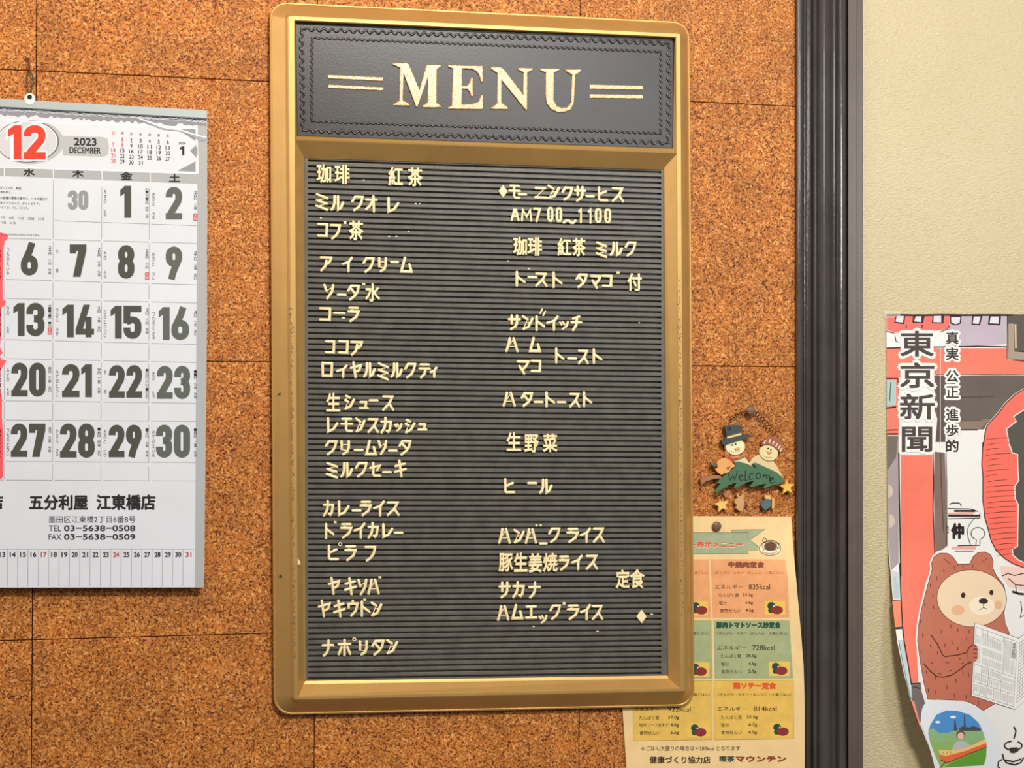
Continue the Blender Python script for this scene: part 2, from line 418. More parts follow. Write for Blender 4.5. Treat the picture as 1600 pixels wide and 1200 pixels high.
# ================================================================ MENU BOARD
BD = empty('menu_board', unp(755, 1112, 0)); tag(BD, 'gold framed black letter board headed MENU with cream plastic letters, hung on cork wall', 'menu board')
def rloop(q, d, r, n=6):
    """rounded rectangle through four corner pixels (TL, TR, BR, BL) at depth d mm; r in mm"""
    C = [unp(x, y, d * MM) for x, y in q]; out = []
    for i in range(4):
        p, a, b = C[i], C[i - 1], C[(i + 1) % 4]
        e1 = (a - p).normalized(); e2 = (b - p).normalized(); R = r * MM
        if R <= 0: R = 1e-5
        c = p + (e1 + e2) * R
        for k in range(n + 1):
            t = math.pi / 2 * k / n
            out.append(c - e2 * R * math.cos(t) - e1 * R * math.sin(t))
    return out
def loft(g, loops, m=None):
    n = len(loops[0]); V = [p for l in loops for p in l]; F = []
    for k in range(len(loops) - 1):
        for i in range(n): j = (i + 1) % n; F.append((k * n + i, k * n + j, (k + 1) * n + j, (k + 1) * n + i))
    g.add(V, F, m)
def inset(q, e):    # e px inward; q TL TR BR BL
    (a, b), (c, d), (f, h), (i, j) = q
    return [(a + e, b + e), (c - e, d + e), (f - e, h - e), (i + e, j - e)]
LIP = [(421, 2.5), (1077.5, 34.5), (1085, 1103.5), (427.5, 1117.5)]
RO = [(451, 25), (1062.5, 53), (1069.5, 1079.5), (460, 1093)]
RI = [(459.5, 31), (1057, 57.5), (1062.5, 1076), (465, 1089)]
HP = [(461.5, 34.5), (1053.7, 60.5), (1051.5, 232), (464, 212.5)]
PI_ = [(475.5, 247), (1036, 265.5), (1043, 1055.5), (477.5, 1064)]
SEPT = [(461.5, 215), (1057, 238)]
g = Geo()
loft(g, [rloop(LIP, 3.4, 19), rloop(LIP, 6.5, 19), rloop(inset(LIP, .6), 7.4, 18.7), rloop(inset(LIP, 2.2), 7.6, 18), rloop(inset(LIP, 3.4), 7.0, 17.5),
         rloop(inset(RO, -6), 18.2, 9), rloop(inset(RO, -1.6), 21.2, 3), rloop(RO, 22, 1.6), rloop(RI, 22, 1), rloop(inset(RI, 1.5), 21, .6)])
g.build('frame_rim', GOLD, BD, smooth=False, label='gold outer rim with rounded corners')
# the sloping sides that go down to the two panels
def strip(g, a, b, da, db, m=None, k=1):
    A = [unp(x, y, da * MM) for x, y in a]; B = [unp(x, y, db * MM) for x, y in b]
    n = len(A); V = A + B; F = []
    for i in range(n - 1):
        f = (i, i + 1, n + i + 1, n + i); nn = (V[f[1]] - V[f[0]]).cross(V[f[2]] - V[f[0]])
        F.append(f if nn.y < 0 else f[::-1])
    g.add(V, F, m)
rin = inset(RI, 1.5)
g = Geo()
TLs, TRs = SEPT
lowtop = [(TLs[0], TLs[1] + 4.5), (TRs[0], TRs[1] + 3)]
# lower opening: ridge loop -> panel edge with a small ledge
LO = [lowtop[0], lowtop[1], rin[2], rin[3]]
LD = [(473.5, 243.2), (1037.8, 262), (1044.5, 1060), (474.5, 1069)]
for A, B in ((0, 1), (1, 2), (2, 3), (3, 0)):
    gg = Geo()
    strip(gg, [LO[A], LO[B]], [LD[A], LD[B]], 21, 10.2); strip(gg, [LD[A], LD[B]], [PI_[A], PI_[B]], 10.2, 8.3)
    strip(gg, [PI_[A], PI_[B]], [PI_[A], PI_[B]], 8.3, 3.6)
    gg.build('inner_slope', GOLD, BD)
# header opening walls
HO = [rin[0], rin[1], TRs, TLs]
gg = Geo()
for A, B in ((0, 1), (1, 2), (2, 3), (3, 0)):
    strip(gg, [HO[A], HO[B]], [HP[A], HP[B]], 21 if (A, B) != (2, 3) else 20, 16.5); strip(gg, [HP[A], HP[B]], [HP[A], HP[B]], 16.5, 11)
gg.build('header_surround', GOLD, BD)
g = Geo(); strip(g, [TLs, TRs], [lowtop[0], lowtop[1]], 20, 21); strip(g, [(TLs[0], TLs[1]), (TRs[0], TRs[1])], [(TLs[0], TLs[1] + 2), (TRs[0], TRs[1] + 2)], 20, 21.6)
strip(g, [(TLs[0], TLs[1] + 2), (TRs[0], TRs[1] + 2)], lowtop, 21.6, 21); g.build('divider', GOLD, BD, label='gold crossbar between header and letter panel')
g = Geo(); loft(g, [rloop(inset(RO, 4), 2.8, 1), rloop(inset(RO, 8), 2.8, 1)])
l = rloop(inset(RO, -12), 2.8, 10); g.add(l, [tuple(range(len(l)))]); g.build('backing', mat('board_back', '#3a3020', .8), BD)

# rubbed marks along the ridge of the frame
g = Geo(); rs = random.Random(4)
for (xa, ya, xb, yb, n) in ((455, 480, 460.5, 1030, 230), (1061, 430, 1066, 960, 170)):
    for i in range(n):
        t = rs.random(); x = xa + (xb - xa) * t + rs.gauss(0, 1.1); y = ya + (yb - ya) * t; w = rs.uniform(.3, .8); h = rs.uniform(.8, 3.2); sk = rs.uniform(-1, 1)
        slab(g, [(x - w, y), (x + w, y + .2), (x + w + sk, y + h), (x - w + sk, y + h)], .0215, .02225, bev=.0001)
o = g.build('scuff_marks', mat('scuff', '#7a6440', .7), BD); o['kind'] = 'stuff'
g = Geo()
slab(g, [(437, 897.5), (440.5, 900.5), (437, 902.5)], .0115, .0122 + .0012, bev=.0001); slab(g, [(434, 616), (438, 613.5), (438.5, 614.5), (434.5, 617)], .0105, .0134, bev=.0001)
o = g.build('chipped_spots', mat('chip', '#2c2418', .8), BD); o['kind'] = 'stuff'
g = Geo(); slab(g, [(460.5, 869), (464.5, 871), (469.5, 878), (469, 883.5), (464.5, 882), (461.5, 876)], .016, .0212, bev=.0004); g.build('paint_chip', mat('chip_pale', '#e6cda6', .6), BD, label='pale chipped spot on the left frame')
# header panel
HDR = mat('black_embossed_plastic', '#2a2523', .3, 0, .06, 500, .1, 30, .6)
DH = 15.0
g = Geo(); slab(g, HP, 11.5 * MM, DH * MM, bev=.0006); g.build('header_panel', HDR, BD, label='black embossed header panel')
def wavy(q, amp, per, rad, ph=0, skip=0):
    C = [Vector((x, y, 0)) for x, y in q]; pts = []
    for i in range(4):
        a, b = C[i], C[(i + 1) % 4]; L = (b - a).length; n = max(2, int(L / per)); t = (b - a) / L; nn = Vector((-t.y, t.x, 0))
        for k in range(n * 6):
            s = k / (n * 6); w = math.sin(s * n * 2 * math.pi) * amp * (1 if 3 < k < n * 6 - 3 else 0)
            p = a + (b - a) * s + nn * w; pts.append(unp(p.x, p.y, (DH + .15) * MM))
    g = Geo(); tube(g, pts, rad, n=6, closed=True); return g
wavy([(470.5, 45.5), (1045, 68), (1044.5, 223.5), (473.5, 204)], 2.6, 12.9, .00125).build('zigzag_border', HDR, BD, smooth=True)
wavy([(487.5, 59), (1032.5, 81), (1032.5, 208.5), (487, 189.5)], 1.2, 8.5, .0011).build('zigzag_border', HDR, BD, smooth=True)
ROSE = mat('worn_rose_gold', '#d2a67a', .32, .5, .3, 700, .4, 420)
def uv5(p): return [(400 + u / 4, v / 4) for u, v in p]
def uv6(p): return [(750 + u / 4, v / 4) for u, v in p]
MENU = [uv5([(853, 393), (945, 393), (958, 402), (1022, 560), (1066, 403), (1158, 403), (1160, 415), (1132, 435), (1130, 640), (1160, 662), (1158, 673), (1040, 673), (1037, 662),
             (1072, 640), (1076, 475), (1012, 668), (1000, 668), (922, 455), (920, 625), (962, 650), (965, 663), (858, 660), (858, 650), (898, 625), (900, 425), (855, 405)]),
        uv5([(1197, 405), (1418, 410), (1420, 513), (1408, 515), (1395, 470), (1375, 445), (1350, 432), (1290, 430), (1290, 535), (1320, 533), (1338, 510), (1345, 485), (1358, 485),
             (1358, 605), (1345, 605), (1335, 575), (1318, 557), (1290, 557), (1288, 650), (1345, 650), (1390, 635), (1408, 590), (1421, 592), (1420, 685), (1200, 682), (1198, 672), (1225, 655), (1232, 430), (1200, 418)]),
        uv6([(65, 417), (130, 417), (150, 430), (270, 590), (272, 455), (240, 437), (238, 422), (332, 424), (332, 438), (298, 455), (297, 688), (285, 688), (135, 500), (137, 640),
             (175, 668), (178, 685), (70, 683), (68, 672), (108, 645), (110, 460), (68, 432)]),
        uv6([(372, 427), (500, 427), (500, 440), (465, 455), (462, 620), (480, 660), (510, 672), (545, 668), (570, 640), (577, 470), (535, 445), (530, 432), (633, 432), (633, 447),
             (598, 470), (590, 640), (570, 685), (530, 703), (485, 702), (445, 685), (418, 650), (412, 600), (412, 455), (375, 440)])]
for ch, P in zip('MENU', MENU):
    g = Geo(); slab(g, P, DH * MM, (DH + 2.0) * MM, bev=.0009); g.build('title_letter', ROSE, BD, label='raised rose-gold serif letter ' + ch)
for P in (uv5([(450, 467), (797, 483), (797, 507), (450, 490)]), uv5([(452, 528), (797, 545), (797, 567), (452, 550)]),
          uv6([(687, 528), (1020, 535), (1020, 562), (687, 556)]), uv6([(687, 588), (1020, 592), (1020, 617), (687, 613)])):
    g = Geo(); slab(g, P, DH * MM, (DH + 1.3) * MM, bev=.0006); g.build('title_bar', ROSE, BD)

# grooved letter panel
PANEL = mat('grooved_black_plastic', '#5f5c56', .3, 0, .1, 300, .18, 60, .55)
DP = 8.0
g = Geo(); NG = 94
def ly(i): return 251.0 + (1060.0 - 251.0) * i / (NG - 1)
def ry(i): return 269.5 + (1051.5 - 269.5) * i / (NG - 1)
rows = [(247.6, 266.2, DP)]
for i in range(NG):
    for dy, d in ((-1.75, DP - .25), (-1.3, DP - .7), (-1.2, DP - 4.8), (1.2, DP - 4.8), (1.3, DP - .7), (1.75, DP - .25), (2.3, DP)):
        rows.append((ly(i) + dy, ry(i) + dy, d))
    if i < NG - 1: rows.append((ly(i + 1) - 2.3, ry(i + 1) - 2.3, DP))
rows.append((1064.0, 1055.6, DP))
V = []; F = []
for a, b, d in rows: V += [unp(481, a, d * MM), unp(1033.5, b, d * MM)]
for i in range(len(rows) - 1): F.append((2 * i, 2 * i + 2, 2 * i + 3, 2 * i + 1))
g.add(V, F)
for xa, xb, ya, yb in ((476, 481.2, ly, ly), (1033.3, 1042.5, ry, ry)):
    d = DP + .12
    q = [unp(xa, ya(0) - 4, d * MM), unp(xb, ya(0) - 4, d * MM), unp(xb, ya(NG - 1) + 4, d * MM), unp(xa, ya(NG - 1) + 4, d * MM)]
    g.add(q, [(0, 3, 2, 1)]); 
    q2 = [q[1], q[2], Vector((q[2].x, -.0030, q[2].z)), Vector((q[1].x, -.0030, q[1].z))] if xa < 500 else [q[0], q[3], Vector((q[3].x, -.0030, q[3].z)), Vector((q[0].x, -.0030, q[0].z))]
    g.add(q2, [(0, 1, 2, 3)])
g.build('grooved_panel', PANEL, BD, label='black panel of narrow horizontal grooves')

# ---- the plastic letters
LET = mat('cream_letter_plastic', '#f2dfae', .4, 0, 0, var=.05, vscale=60)
T_ = 't'   # thin moulding web
K = {
 'ミ': [[(2, 2), (20, 8)], [(2, 12), (19, 17)], [(1, 21), (20, 27)], (T_, [(20, 8), (2, 12)]), (T_, [(19, 17), (2, 21)])],
 'ル': [[(6, 2), (6, 14), (4, 22), (1, 26)], [(12, 2), (12, 26), (17, 23), (21, 13)]],
 'ク': [[(1, 11), (7, 2), (21, 2), (19, 12), (14, 21), (5, 27)]],
 'オ': [[(1, 7), (21, 7)], [(15, 1), (16, 27)], [(14, 8), (8, 18), (1, 24)]],
 'レ': [[(2, 2), (2, 26), (13, 22), (21, 11)]],
 'コ': [[(1, 3), (20, 3), (20, 25), (1, 25)]],
 'フ': [[(1, 3), (20, 3), (18, 14), (12, 22), (4, 27)]],
 'ア': [[(1, 3), (21, 3), (19, 10), (14, 15)], [(12, 9), (10, 19), (2, 27)]],
 'イ': [[(20, 2), (14, 10), (1, 14)], [(13, 10), (13, 27)]],
 'リ': [[(3, 2), (3, 17)], [(18, 2), (18, 14), (15, 22), (7, 26)], (T_, [(3, 9), (18, 9)]), (T_, [(3, 17), (16, 19)])],
 'ー': [[(1, 14), (21, 14)]],
 'ム': [[(9, 1), (2, 26), (21, 26), (17, 13)]],
 'ソ': [[(2, 2), (6, 13)], [(20, 2), (18, 14), (8, 27)], (T_, [(6, 13), (19, 6)])],
 'タ': [[(1, 11), (7, 2), (21, 2), (19, 13), (13, 21), (5, 27)], [(7, 8), (15, 17)]],
 'ラ': [[(3, 2), (20, 2)], [(1, 9), (21, 9), (17, 19), (5, 27)], (T_, [(20, 2), (3, 9)])],
 'ロ': [[(2, 2), (20, 2), (20, 26), (2, 26), (2, 1)]],
 'ヤ': [[(1, 11), (20, 6), (18, 14), (13, 17)], [(6, 1), (10, 27)]],
 'テ': [[(3, 2), (19, 2)], [(1, 10), (21, 10)], [(13, 10), (11, 20), (4, 27)]],
 'シ': [[(4, 2), (11, 5)], [(2, 10), (8, 13)], [(3, 26), (13, 21), (20, 9)], (T_, [(11, 5), (2, 10)]), (T_, [(8, 13), (3, 26)])],
 'ュ': [[(3, 3), (17, 3), (15, 25)], [(1, 25), (21, 25)]],
 'ス': [[(2, 2), (19, 2), (14, 14), (2, 26)], [(13, 14), (21, 26)]],
 'モ': [[(3, 2), (19, 2)], [(1, 12), (21, 12)], [(10, 2), (10, 23), (12, 26), (20, 26)]],
 'ン': [[(2, 2), (11, 8)], [(3, 26), (13, 22), (21, 6)], (T_, [(11, 8), (4, 25)]), (T_, [(10, 14), (18, 12)])],
 'カ': [[(1, 8), (20, 8), (18, 22), (15, 26), (12, 24)], [(9, 1), (9, 10), (7, 19), (1, 27)]],
 'ッ': [[(1, 6), (5, 13)], [(8, 5), (12, 12)], [(21, 4), (18, 16), (8, 26)]],
 'セ': [[(1, 11), (20, 6), (15, 15)], [(7, 1), (7, 23), (9, 26), (20, 26)]],
 'キ': [[(2, 10), (19, 6)], [(1, 20), (21, 15)], [(9, 1), (13, 27)]],
 'ト': [[(3, 1), (3, 27)], [(4, 10), (21, 20)]],
 'ヒ': [[(2, 1), (2, 24), (5, 26), (21, 26)], [(18, 8), (3, 14)]],
 'ハ': [[(7, 2), (5, 14), (1, 27)], [(14, 2), (21, 27)], (T_, [(14, 4), (6, 17)]), (T_, [(6, 18), (17, 18)])],
 'ウ': [[(11, 1), (11, 5)], [(2, 13), (2, 6), (21, 6), (18, 18), (8, 27)]],
 'ナ': [[(1, 9), (21, 9)], [(12, 1), (12, 14), (9, 22), (3, 27)]],
 'ホ': [[(1, 8), (21, 8)], [(11, 1), (11, 27)], [(6, 13), (1, 25)], [(16, 13), (21, 25)]],
 'ニ': [[(2, 3), (18, 3)], [(1, 25), (21, 25)], (T_, [(18, 3), (3, 24)])],
 'サ': [[(1, 8), (21, 8)], [(6, 1), (6, 16)], [(16, 1), (16, 15), (13, 22), (5, 27)]],
 'マ': [[(1, 3), (21, 3), (17, 12), (11, 18)], [(4, 12), (13, 26)]],
 'チ': [[(4, 5), (17, 1)], [(1, 12), (21, 12)], [(12, 4), (11, 17), (4, 27)]],
 'エ': [[(2, 3), (20, 3)], [(11, 3), (11, 25)], [(1, 25), (21, 25)]],
 '゛': [[(4, 2), (5, 26)], [(17, 2), (18, 26)]],
 ':': [[(4, 14), (4.6, 14)], [(17, 14), (17.6, 14)]],
 '゜': [[(11 + 10 * math.cos(a * math.pi / 5), 14 + 13 * math.sin(a * math.pi / 5)) for a in range(11)]],
 'A': [[(1, 27), (9, 2), (13, 2), (21, 27)], [(5, 18), (17, 18)]],
 'M': [[(1, 27), (3, 2), (11, 20), (19, 2), (21, 27)]],
 '7': [[(1, 3), (20, 3), (9, 27)]],
 '0': [[(6, 2), (16, 2), (20, 7), (20, 21), (16, 26), (6, 26), (2, 21), (2, 7), (6, 2)], (T_, [(2, 10), (20, 10)]), (T_, [(2, 18), (20, 18)])],
 '1': [[(2, 6), (16, 2), (16, 27)]],
 '〜': [[(0, 20), (5, 5), (10, 6), (14, 22), (18, 20), (22, 4)]],
}
_LM = {}
def letter(ch, x0, y0, x1, y1, parent, thin_r=.8, r=2.25, tilt=0):
    cxp, cyp = (x0 + x1) / 2, (y0 + y1) / 2
    base = (DP + .1) * MM
    c = unp(cxp, cyp, base); w = (unp(x1, cyp, base) - unp(x0, cyp, base)).length; h = (unp(cxp, y1, base) - unp(cxp, y0, base)).length
    key = (ch, round(w / .0008), round(h / .0008), tilt)
    if key not in _LM:
        g = Geo(); u = w / (x1 - x0)
        if ch in K:
            for s in K[ch]:
                thin = s[0] == T_; pts = s[1] if thin else s
                R = (thin_r if thin else r)
                if ch in '゛:゜': R = 1.9 if ch == ':' else (.8 if ch == '゜' else 1.3)
                if ch in '0AM17': R = 2.1 if not thin else .5
                if ch == 'ッ': R = 1.8
                R *= u
                iw, ih = max(.0001, w - 2 * R), max(.00005, h - 2 * R)
                P = [Vector((-iw / 2 + (a / 22) * iw, 0, ih / 2 - (b / 28) * ih)) for a, b in pts]
                if tilt: P = [Matrix.Rotation(tilt, 3, 'Y') @ p for p in P]
                P = [p + Vector((0, -R * .35, 0)) for p in P]
                tube(g, P, R, n=8, squash=.85)
        elif ch == '◆':
            slab(g, [(0, h / 2), (w / 2, 0), (0, -h / 2), (-w / 2, 0)], -.0005, .0022, bev=.0006, px=False)
        else:
            v, f = raw_text(ch, 0, .03, .028)
            X = [p[0] for p in v]; Y = [p[1] for p in v]; ax, bx, ay, by = min(X), max(X), min(Y), max(Y)
            g.add([Vector(((p[0] - ax) / (bx - ax) * w - w / 2, -(p[2] + .058) * .026, (p[1] - ay) / (by - ay) * h - h / 2)) for p in v], f)
        me = bpy.data.meshes.new('letter'); me.from_pydata(g.v, [], g.f); me.materials.append(LET)
        if ch in K: me.polygons.foreach_set('use_smooth', [True] * len(me.polygons))
        me.update(); _LM[key] = me
    o = bpy.data.objects.new('letter', _LM[key]); return link(o, parent, c)
LINES = [
 ('珈琲　紅茶, first line of left column', [('珈', 494, 257, 517, 287), ('琲', 522, 258, 546, 288), ('紅', 606, 261, 629, 291), ('茶', 636, 262, 660, 292)]),
 ('ミルクオレ', [('ミ', 491, 300, 515, 331), ('ル', 515, 303, 539, 332), ('ク', 547, 304, 569, 332), ('オ', 569, 304, 591, 333.5), ('レ', 603, 306, 625, 335)]),
 ('コブ茶', [('コ', 494, 346, 514, 373.5), ('フ', 514, 347.5, 534, 376), ('゛', 536, 345, 542, 351), ('茶', 544, 345, 568, 376)]),
 ('アイクリーム', [('ア', 498, 398, 520, 426), ('イ', 532.5, 399, 553, 427), ('ク', 565, 400, 586, 428), ('リ', 588, 400, 607.5, 428), ('ー', 608.5, 407, 624, 412.5), ('ム', 622.5, 400, 646, 428.5)]),
 ('ソーダ水', [('ソ', 503, 442, 524, 469.5), ('ー', 525, 458.5, 542.5, 463.5), ('タ', 541, 443, 563, 471.5), ('゛', 565, 442, 571.5, 446.5), ('水', 569.5, 443, 594, 472)]),
 ('コーラ', [('コ', 497, 477.5, 519, 504.5), ('ー', 519, 487, 541, 492), ('ラ', 541.5, 477.5, 562.5, 505)]),
 ('ココア', [('コ', 506.5, 529, 525, 555.5), ('コ', 527, 529, 546, 556), ('ア', 546, 530, 568, 557.5)]),
 ('ロイヤルミルクティ', [('ロ', 500, 564, 522, 591.5), ('イ', 524, 568, 545, 592), ('ヤ', 545, 563.5, 567, 592.5), ('ル', 566, 564, 588, 592.5), ('ミ', 588, 564, 609.5, 596.5), ('ル', 608.5, 564.5, 630.5, 593),
      ('ク', 630, 565, 651, 593), ('テ', 652.5, 566, 674, 593), ('イ', 670, 571.5, 684.5, 592)]),
 ('生シュース', [('生', 509, 614, 531.5, 643.5), ('シ', 535.5, 615, 556.5, 643), ('ュ', 559, 625, 577, 641.5), ('ー', 575, 623.5, 592, 628.5), ('ス', 595, 616, 617, 644.5)]),
 ('レモンスカッシュ', [('レ', 508.5, 650, 530, 678.5), ('モ', 530, 651, 553, 677.5), ('ン', 553, 650.5, 572, 678), ('ス', 572, 651.5, 593, 679), ('カ', 593, 650, 614, 679), ('ッ', 614.5, 659, 629.5, 676),
      ('シ', 630, 652.5, 651, 679.5), ('ュ', 651, 660, 668.5, 675)]),
 ('クリームソータ', [('ク', 506, 686, 528, 713), ('リ', 529, 685.5, 550, 713.5), ('ー', 552, 701, 568.5, 706), ('ム', 568, 686, 590, 713.5), ('ソ', 588, 685.5, 606.5, 712.5), ('ー', 605, 702, 622, 707), ('タ', 621, 685.5, 643.5, 713.5)]),
 ('ミルクセーキ', [('ミ', 507.5, 720, 530, 749.5), ('ル', 530, 720, 553, 748.5), ('ク', 553, 720, 575, 747.5), ('セ', 575, 720.5, 597, 747.5), ('ー', 596, 735.5, 613, 740.5), ('キ', 614, 717, 636.5, 747.5)]),
 ('カレーライス', [('カ', 503, 780, 523.5, 808.5), ('レ', 526, 780, 547, 808.5), ('ー', 548.5, 795.5, 565.5, 800.5), ('ラ', 560.6, 780.5, 581.5, 808), ('イ', 581.5, 780, 603, 808.5), ('ス', 602, 781.5, 625.5, 808.5)]),
 ('ドライカレー', [('ト', 505, 816, 523.5, 844), ('゛', 520.6, 814, 526.7, 818.5), ('ラ', 530, 815.6, 551, 843), ('イ', 551, 815, 573, 843), ('カ', 573, 814.5, 593.5, 843), ('レ', 595, 815.5, 615.5, 843), ('ー', 614, 830, 631, 835.5)]),
 ('ピラフ', [('ヒ', 510, 850, 530.5, 877.8), ('゜', 528, 847, 535, 853.8), ('ラ', 536.6, 850, 558, 878.3), ('フ', 568, 850, 589.3, 879)]),
 ('ヤキソバ', [('ヤ', 510.6, 900.5, 532.8, 931), ('キ', 536, 900.8, 558.7, 931.7), ('ソ', 556.3, 902, 575.5, 931.7), ('ハ', 572.5, 902, 594.3, 930.5), ('゛', 590, 900, 597, 904.5)]),
 ('ヤキウドン', [('ヤ', 495, 935.6, 518.5, 966.3), ('キ', 519, 935.6, 541, 966.7), ('ウ', 541, 936, 561, 965.2), ('ト', 561, 937, 579.7, 965.2), ('゛', 566.5, 935, 573, 939.7), ('ン', 577, 938, 598.3, 965.3)]),
 ('ナポリタン', [('ナ', 501, 998, 523.3, 1027.7), ('ホ', 526, 997, 550, 1027), ('゜', 550, 996, 556.8, 1002.3), ('リ', 558, 998.5, 577.5, 1026.5), ('タ', 579, 997.5, 601, 1026), ('ン', 601, 996.5, 623, 1024.5)]),
 ('モーニンクサービス', [('◆', 778.4, 289, 792.7, 309.5), ('モ', 793, 287, 814.5, 313), ('ー', 808, 301.5, 824, 306.5), ('ニ', 832.7, 290, 857, 313.3), ('ン', 853, 287, 876, 313.7), ('ク', 875.8, 290, 896, 315.5),
      ('サ', 895.5, 289.5, 916.5, 317), ('ー', 914, 304.5, 929.5, 309.5), ('ヒ', 932, 290.5, 951.3, 317.3), ('ス', 953.5, 291, 975.8, 318.5)]),
 ('AM7 00〜1100', [('A', 796.6, 324.5, 812.5, 347), ('M', 812.5, 324.5, 832.3, 347.5), ('7', 832, 322, 846, 348.8), ('0', 853.5, 321.8, 865.5, 349), ('0', 867, 322.5, 879, 349.5), ('〜', 878.4, 342, 901, 352), ('1', 902, 324, 910.5, 350.3),
      ('1', 917, 324, 925.5, 351), ('0', 928, 324, 941, 350.7), ('0', 943, 324.5, 955.5, 351)]),
 ('珈琲　紅茶　ミルク', [('珈', 801, 371, 822.5, 399.5), ('琲', 823.7, 371, 846, 400), ('紅', 870, 372, 891.3, 400.5), ('茶', 893, 372, 914.7, 401), ('ミ', 929, 375.5, 950.5, 404.8), ('ル', 951, 376, 974.3, 402.5), ('ク', 974, 375.3, 995.3, 403)]),
 ('トースト　タマコ付', [('ト', 803, 422.3, 822, 449.6), ('ー', 823, 431, 840.5, 436), ('ス', 834, 424, 856.3, 450.7), ('ト', 860.5, 423.4, 879.7, 451.8), ('タ', 897.7, 425.6, 918.7, 451.8), ('マ', 920.6, 427, 940.5, 453.8), ('コ', 939, 427, 958, 451.6),
      ('゛', 962, 423.6, 969, 428.8), ('付', 979, 427, 1001.8, 455)]),
 ('サンドイッチ', [('サ', 792, 490.4, 814.7, 517.7), ('ン', 813.4, 491, 834.5, 518.2), ('ト', 834, 492, 852.5, 519), ('゛', 841.5, 482.5, 854, 494), ('イ', 852, 491, 874.9, 518.8), ('ッ', 872.3, 499, 889.5, 517.5), ('チ', 890, 492, 910.5, 519.3)]),
 ('ハム', [('ハ', 788, 525, 811.2, 551.7), ('ム', 824, 525.4, 846.3, 552.5)]),
 ('トースト', [('ト', 864.4, 542, 883, 570), ('ー', 885, 558, 902.3, 563), ('ス', 900.5, 544.8, 921, 571.3), ('ト', 923, 543, 942.3, 570.7)]),
 ('マコ', [('マ', 805.8, 560.4, 828, 587.7), ('コ', 827.7, 560, 847.2, 584.5)]),
 ('ハタートースト', [('ハ', 784, 610.3, 806.5, 637), ('タ', 812, 611, 833.5, 637.5), ('ー', 832.7, 626, 849.7, 631), ('ト', 849.5, 610.3, 868.3, 638.5), ('ー', 869, 626.3, 885.3, 631.2), ('ス', 887, 612.3, 907.7, 639), ('ト', 908, 610.3, 926.3, 638)]),
 ('生野菜', [('生', 790.5, 675.3, 813.6, 704.8), ('野', 818.5, 678.5, 841, 707.3), ('菜', 847, 677.5, 870.5, 706.7)]),
 ('ヒール', [('ヒ', 785.4, 746.2, 806, 773.4), ('ー', 822.6, 752.5, 840, 757.5), ('ル', 840.8, 746, 864.3, 774)]),
 ('ハンバークライス', [('ハ', 776.7, 823, 799, 851), ('ン', 800, 824.5, 820.6, 851), ('ハ', 818.5, 823.4, 840, 851), (':', 834, 817.3, 849, 824.8), ('ー', 840.8, 847, 856.3, 852), ('ク', 854.6, 822.2, 876.3, 850.3), ('ラ', 883.4, 823, 905, 850),
      ('イ', 904.7, 822.3, 924.7, 850), ('ス', 924, 822.3, 945.6, 850.5)]),
 ('豚生姜焼ライス', [('豚', 778.4, 864, 801, 893.7), ('生', 802, 863.3, 823.5, 893.7), ('姜', 825, 864, 846.5, 894.7), ('焼', 847.4, 864, 870.5, 893.7), ('ラ', 871, 866, 890.3, 893.3), ('イ', 891, 865, 912, 892.7), ('ス', 913, 865, 935, 892.7)]),
 ('定食', [('定', 961, 890, 983.3, 919.5), ('食', 983, 889, 1006.6, 919.5)]),
 ('サカナ', [('サ', 777.3, 907.5, 799.3, 936.3), ('カ', 799, 907, 821.3, 935.7), ('ナ', 823.7, 907.5, 845.8, 936.3)]),
 ('ハムエッグライス', [('ハ', 775, 943.3, 796.8, 971.7), ('ム', 796.6, 942.6, 818.7, 970), ('エ', 819, 943.3, 840.3, 970), ('ッ', 840, 958.5, 855.9, 976), ('ク', 856.5, 942.6, 877, 970.3), ('゛', 878, 940.5, 884.3, 945.7), ('ラ', 884, 942.7, 905.5, 970.3),
      ('イ', 905, 941.8, 924.8, 971), ('ス', 922.4, 943.3, 943.5, 971), ('◆', 994, 952.6, 1009.9, 974.3)]),
]
for txt, L in LINES:
    xm = min(l[1] for l in L); ym = max(l[4] for l in L)
    e = empty('menu_line', unp(xm, ym, DP * MM), BD); e['label'] = 'cream plastic letters reading ' + txt.split(',')[0].replace('　', ' ')
    for (ch, *b) in L: letter(ch, *b, e, tilt=(.55 if ch == '゛' and b[2] - b[0] > 10 else 0))
# broken pins of old letters, left in the grooves
g = Geo()
for (x, y, w) in ((520, 279, 1), (567, 280.5, 3), (648, 317.3, 3), (655, 317.5, 2), (637, 360.5, 3), (606, 368.5, 4), (617.7, 368.5, 4), (500, 339.7, 3), (792.5, 407, 3), (825, 419, 3), (998, 503.5, 2),
                  (1016.5, 959, 4), (832.5, 978.3, 3), (932, 985.8, 3.5), (534, 496, 5)):
    slab(g, [(x, y), (x + w, y + .1), (x + w, y + 1.8), (x, y + 1.7)], (DP - .3) * MM, (DP + .7) * MM, bev=.0002)
o = g.build('broken_pins', mat('pin_white', '#f2ead2', .5), BD); o['kind'] = 'stuff'
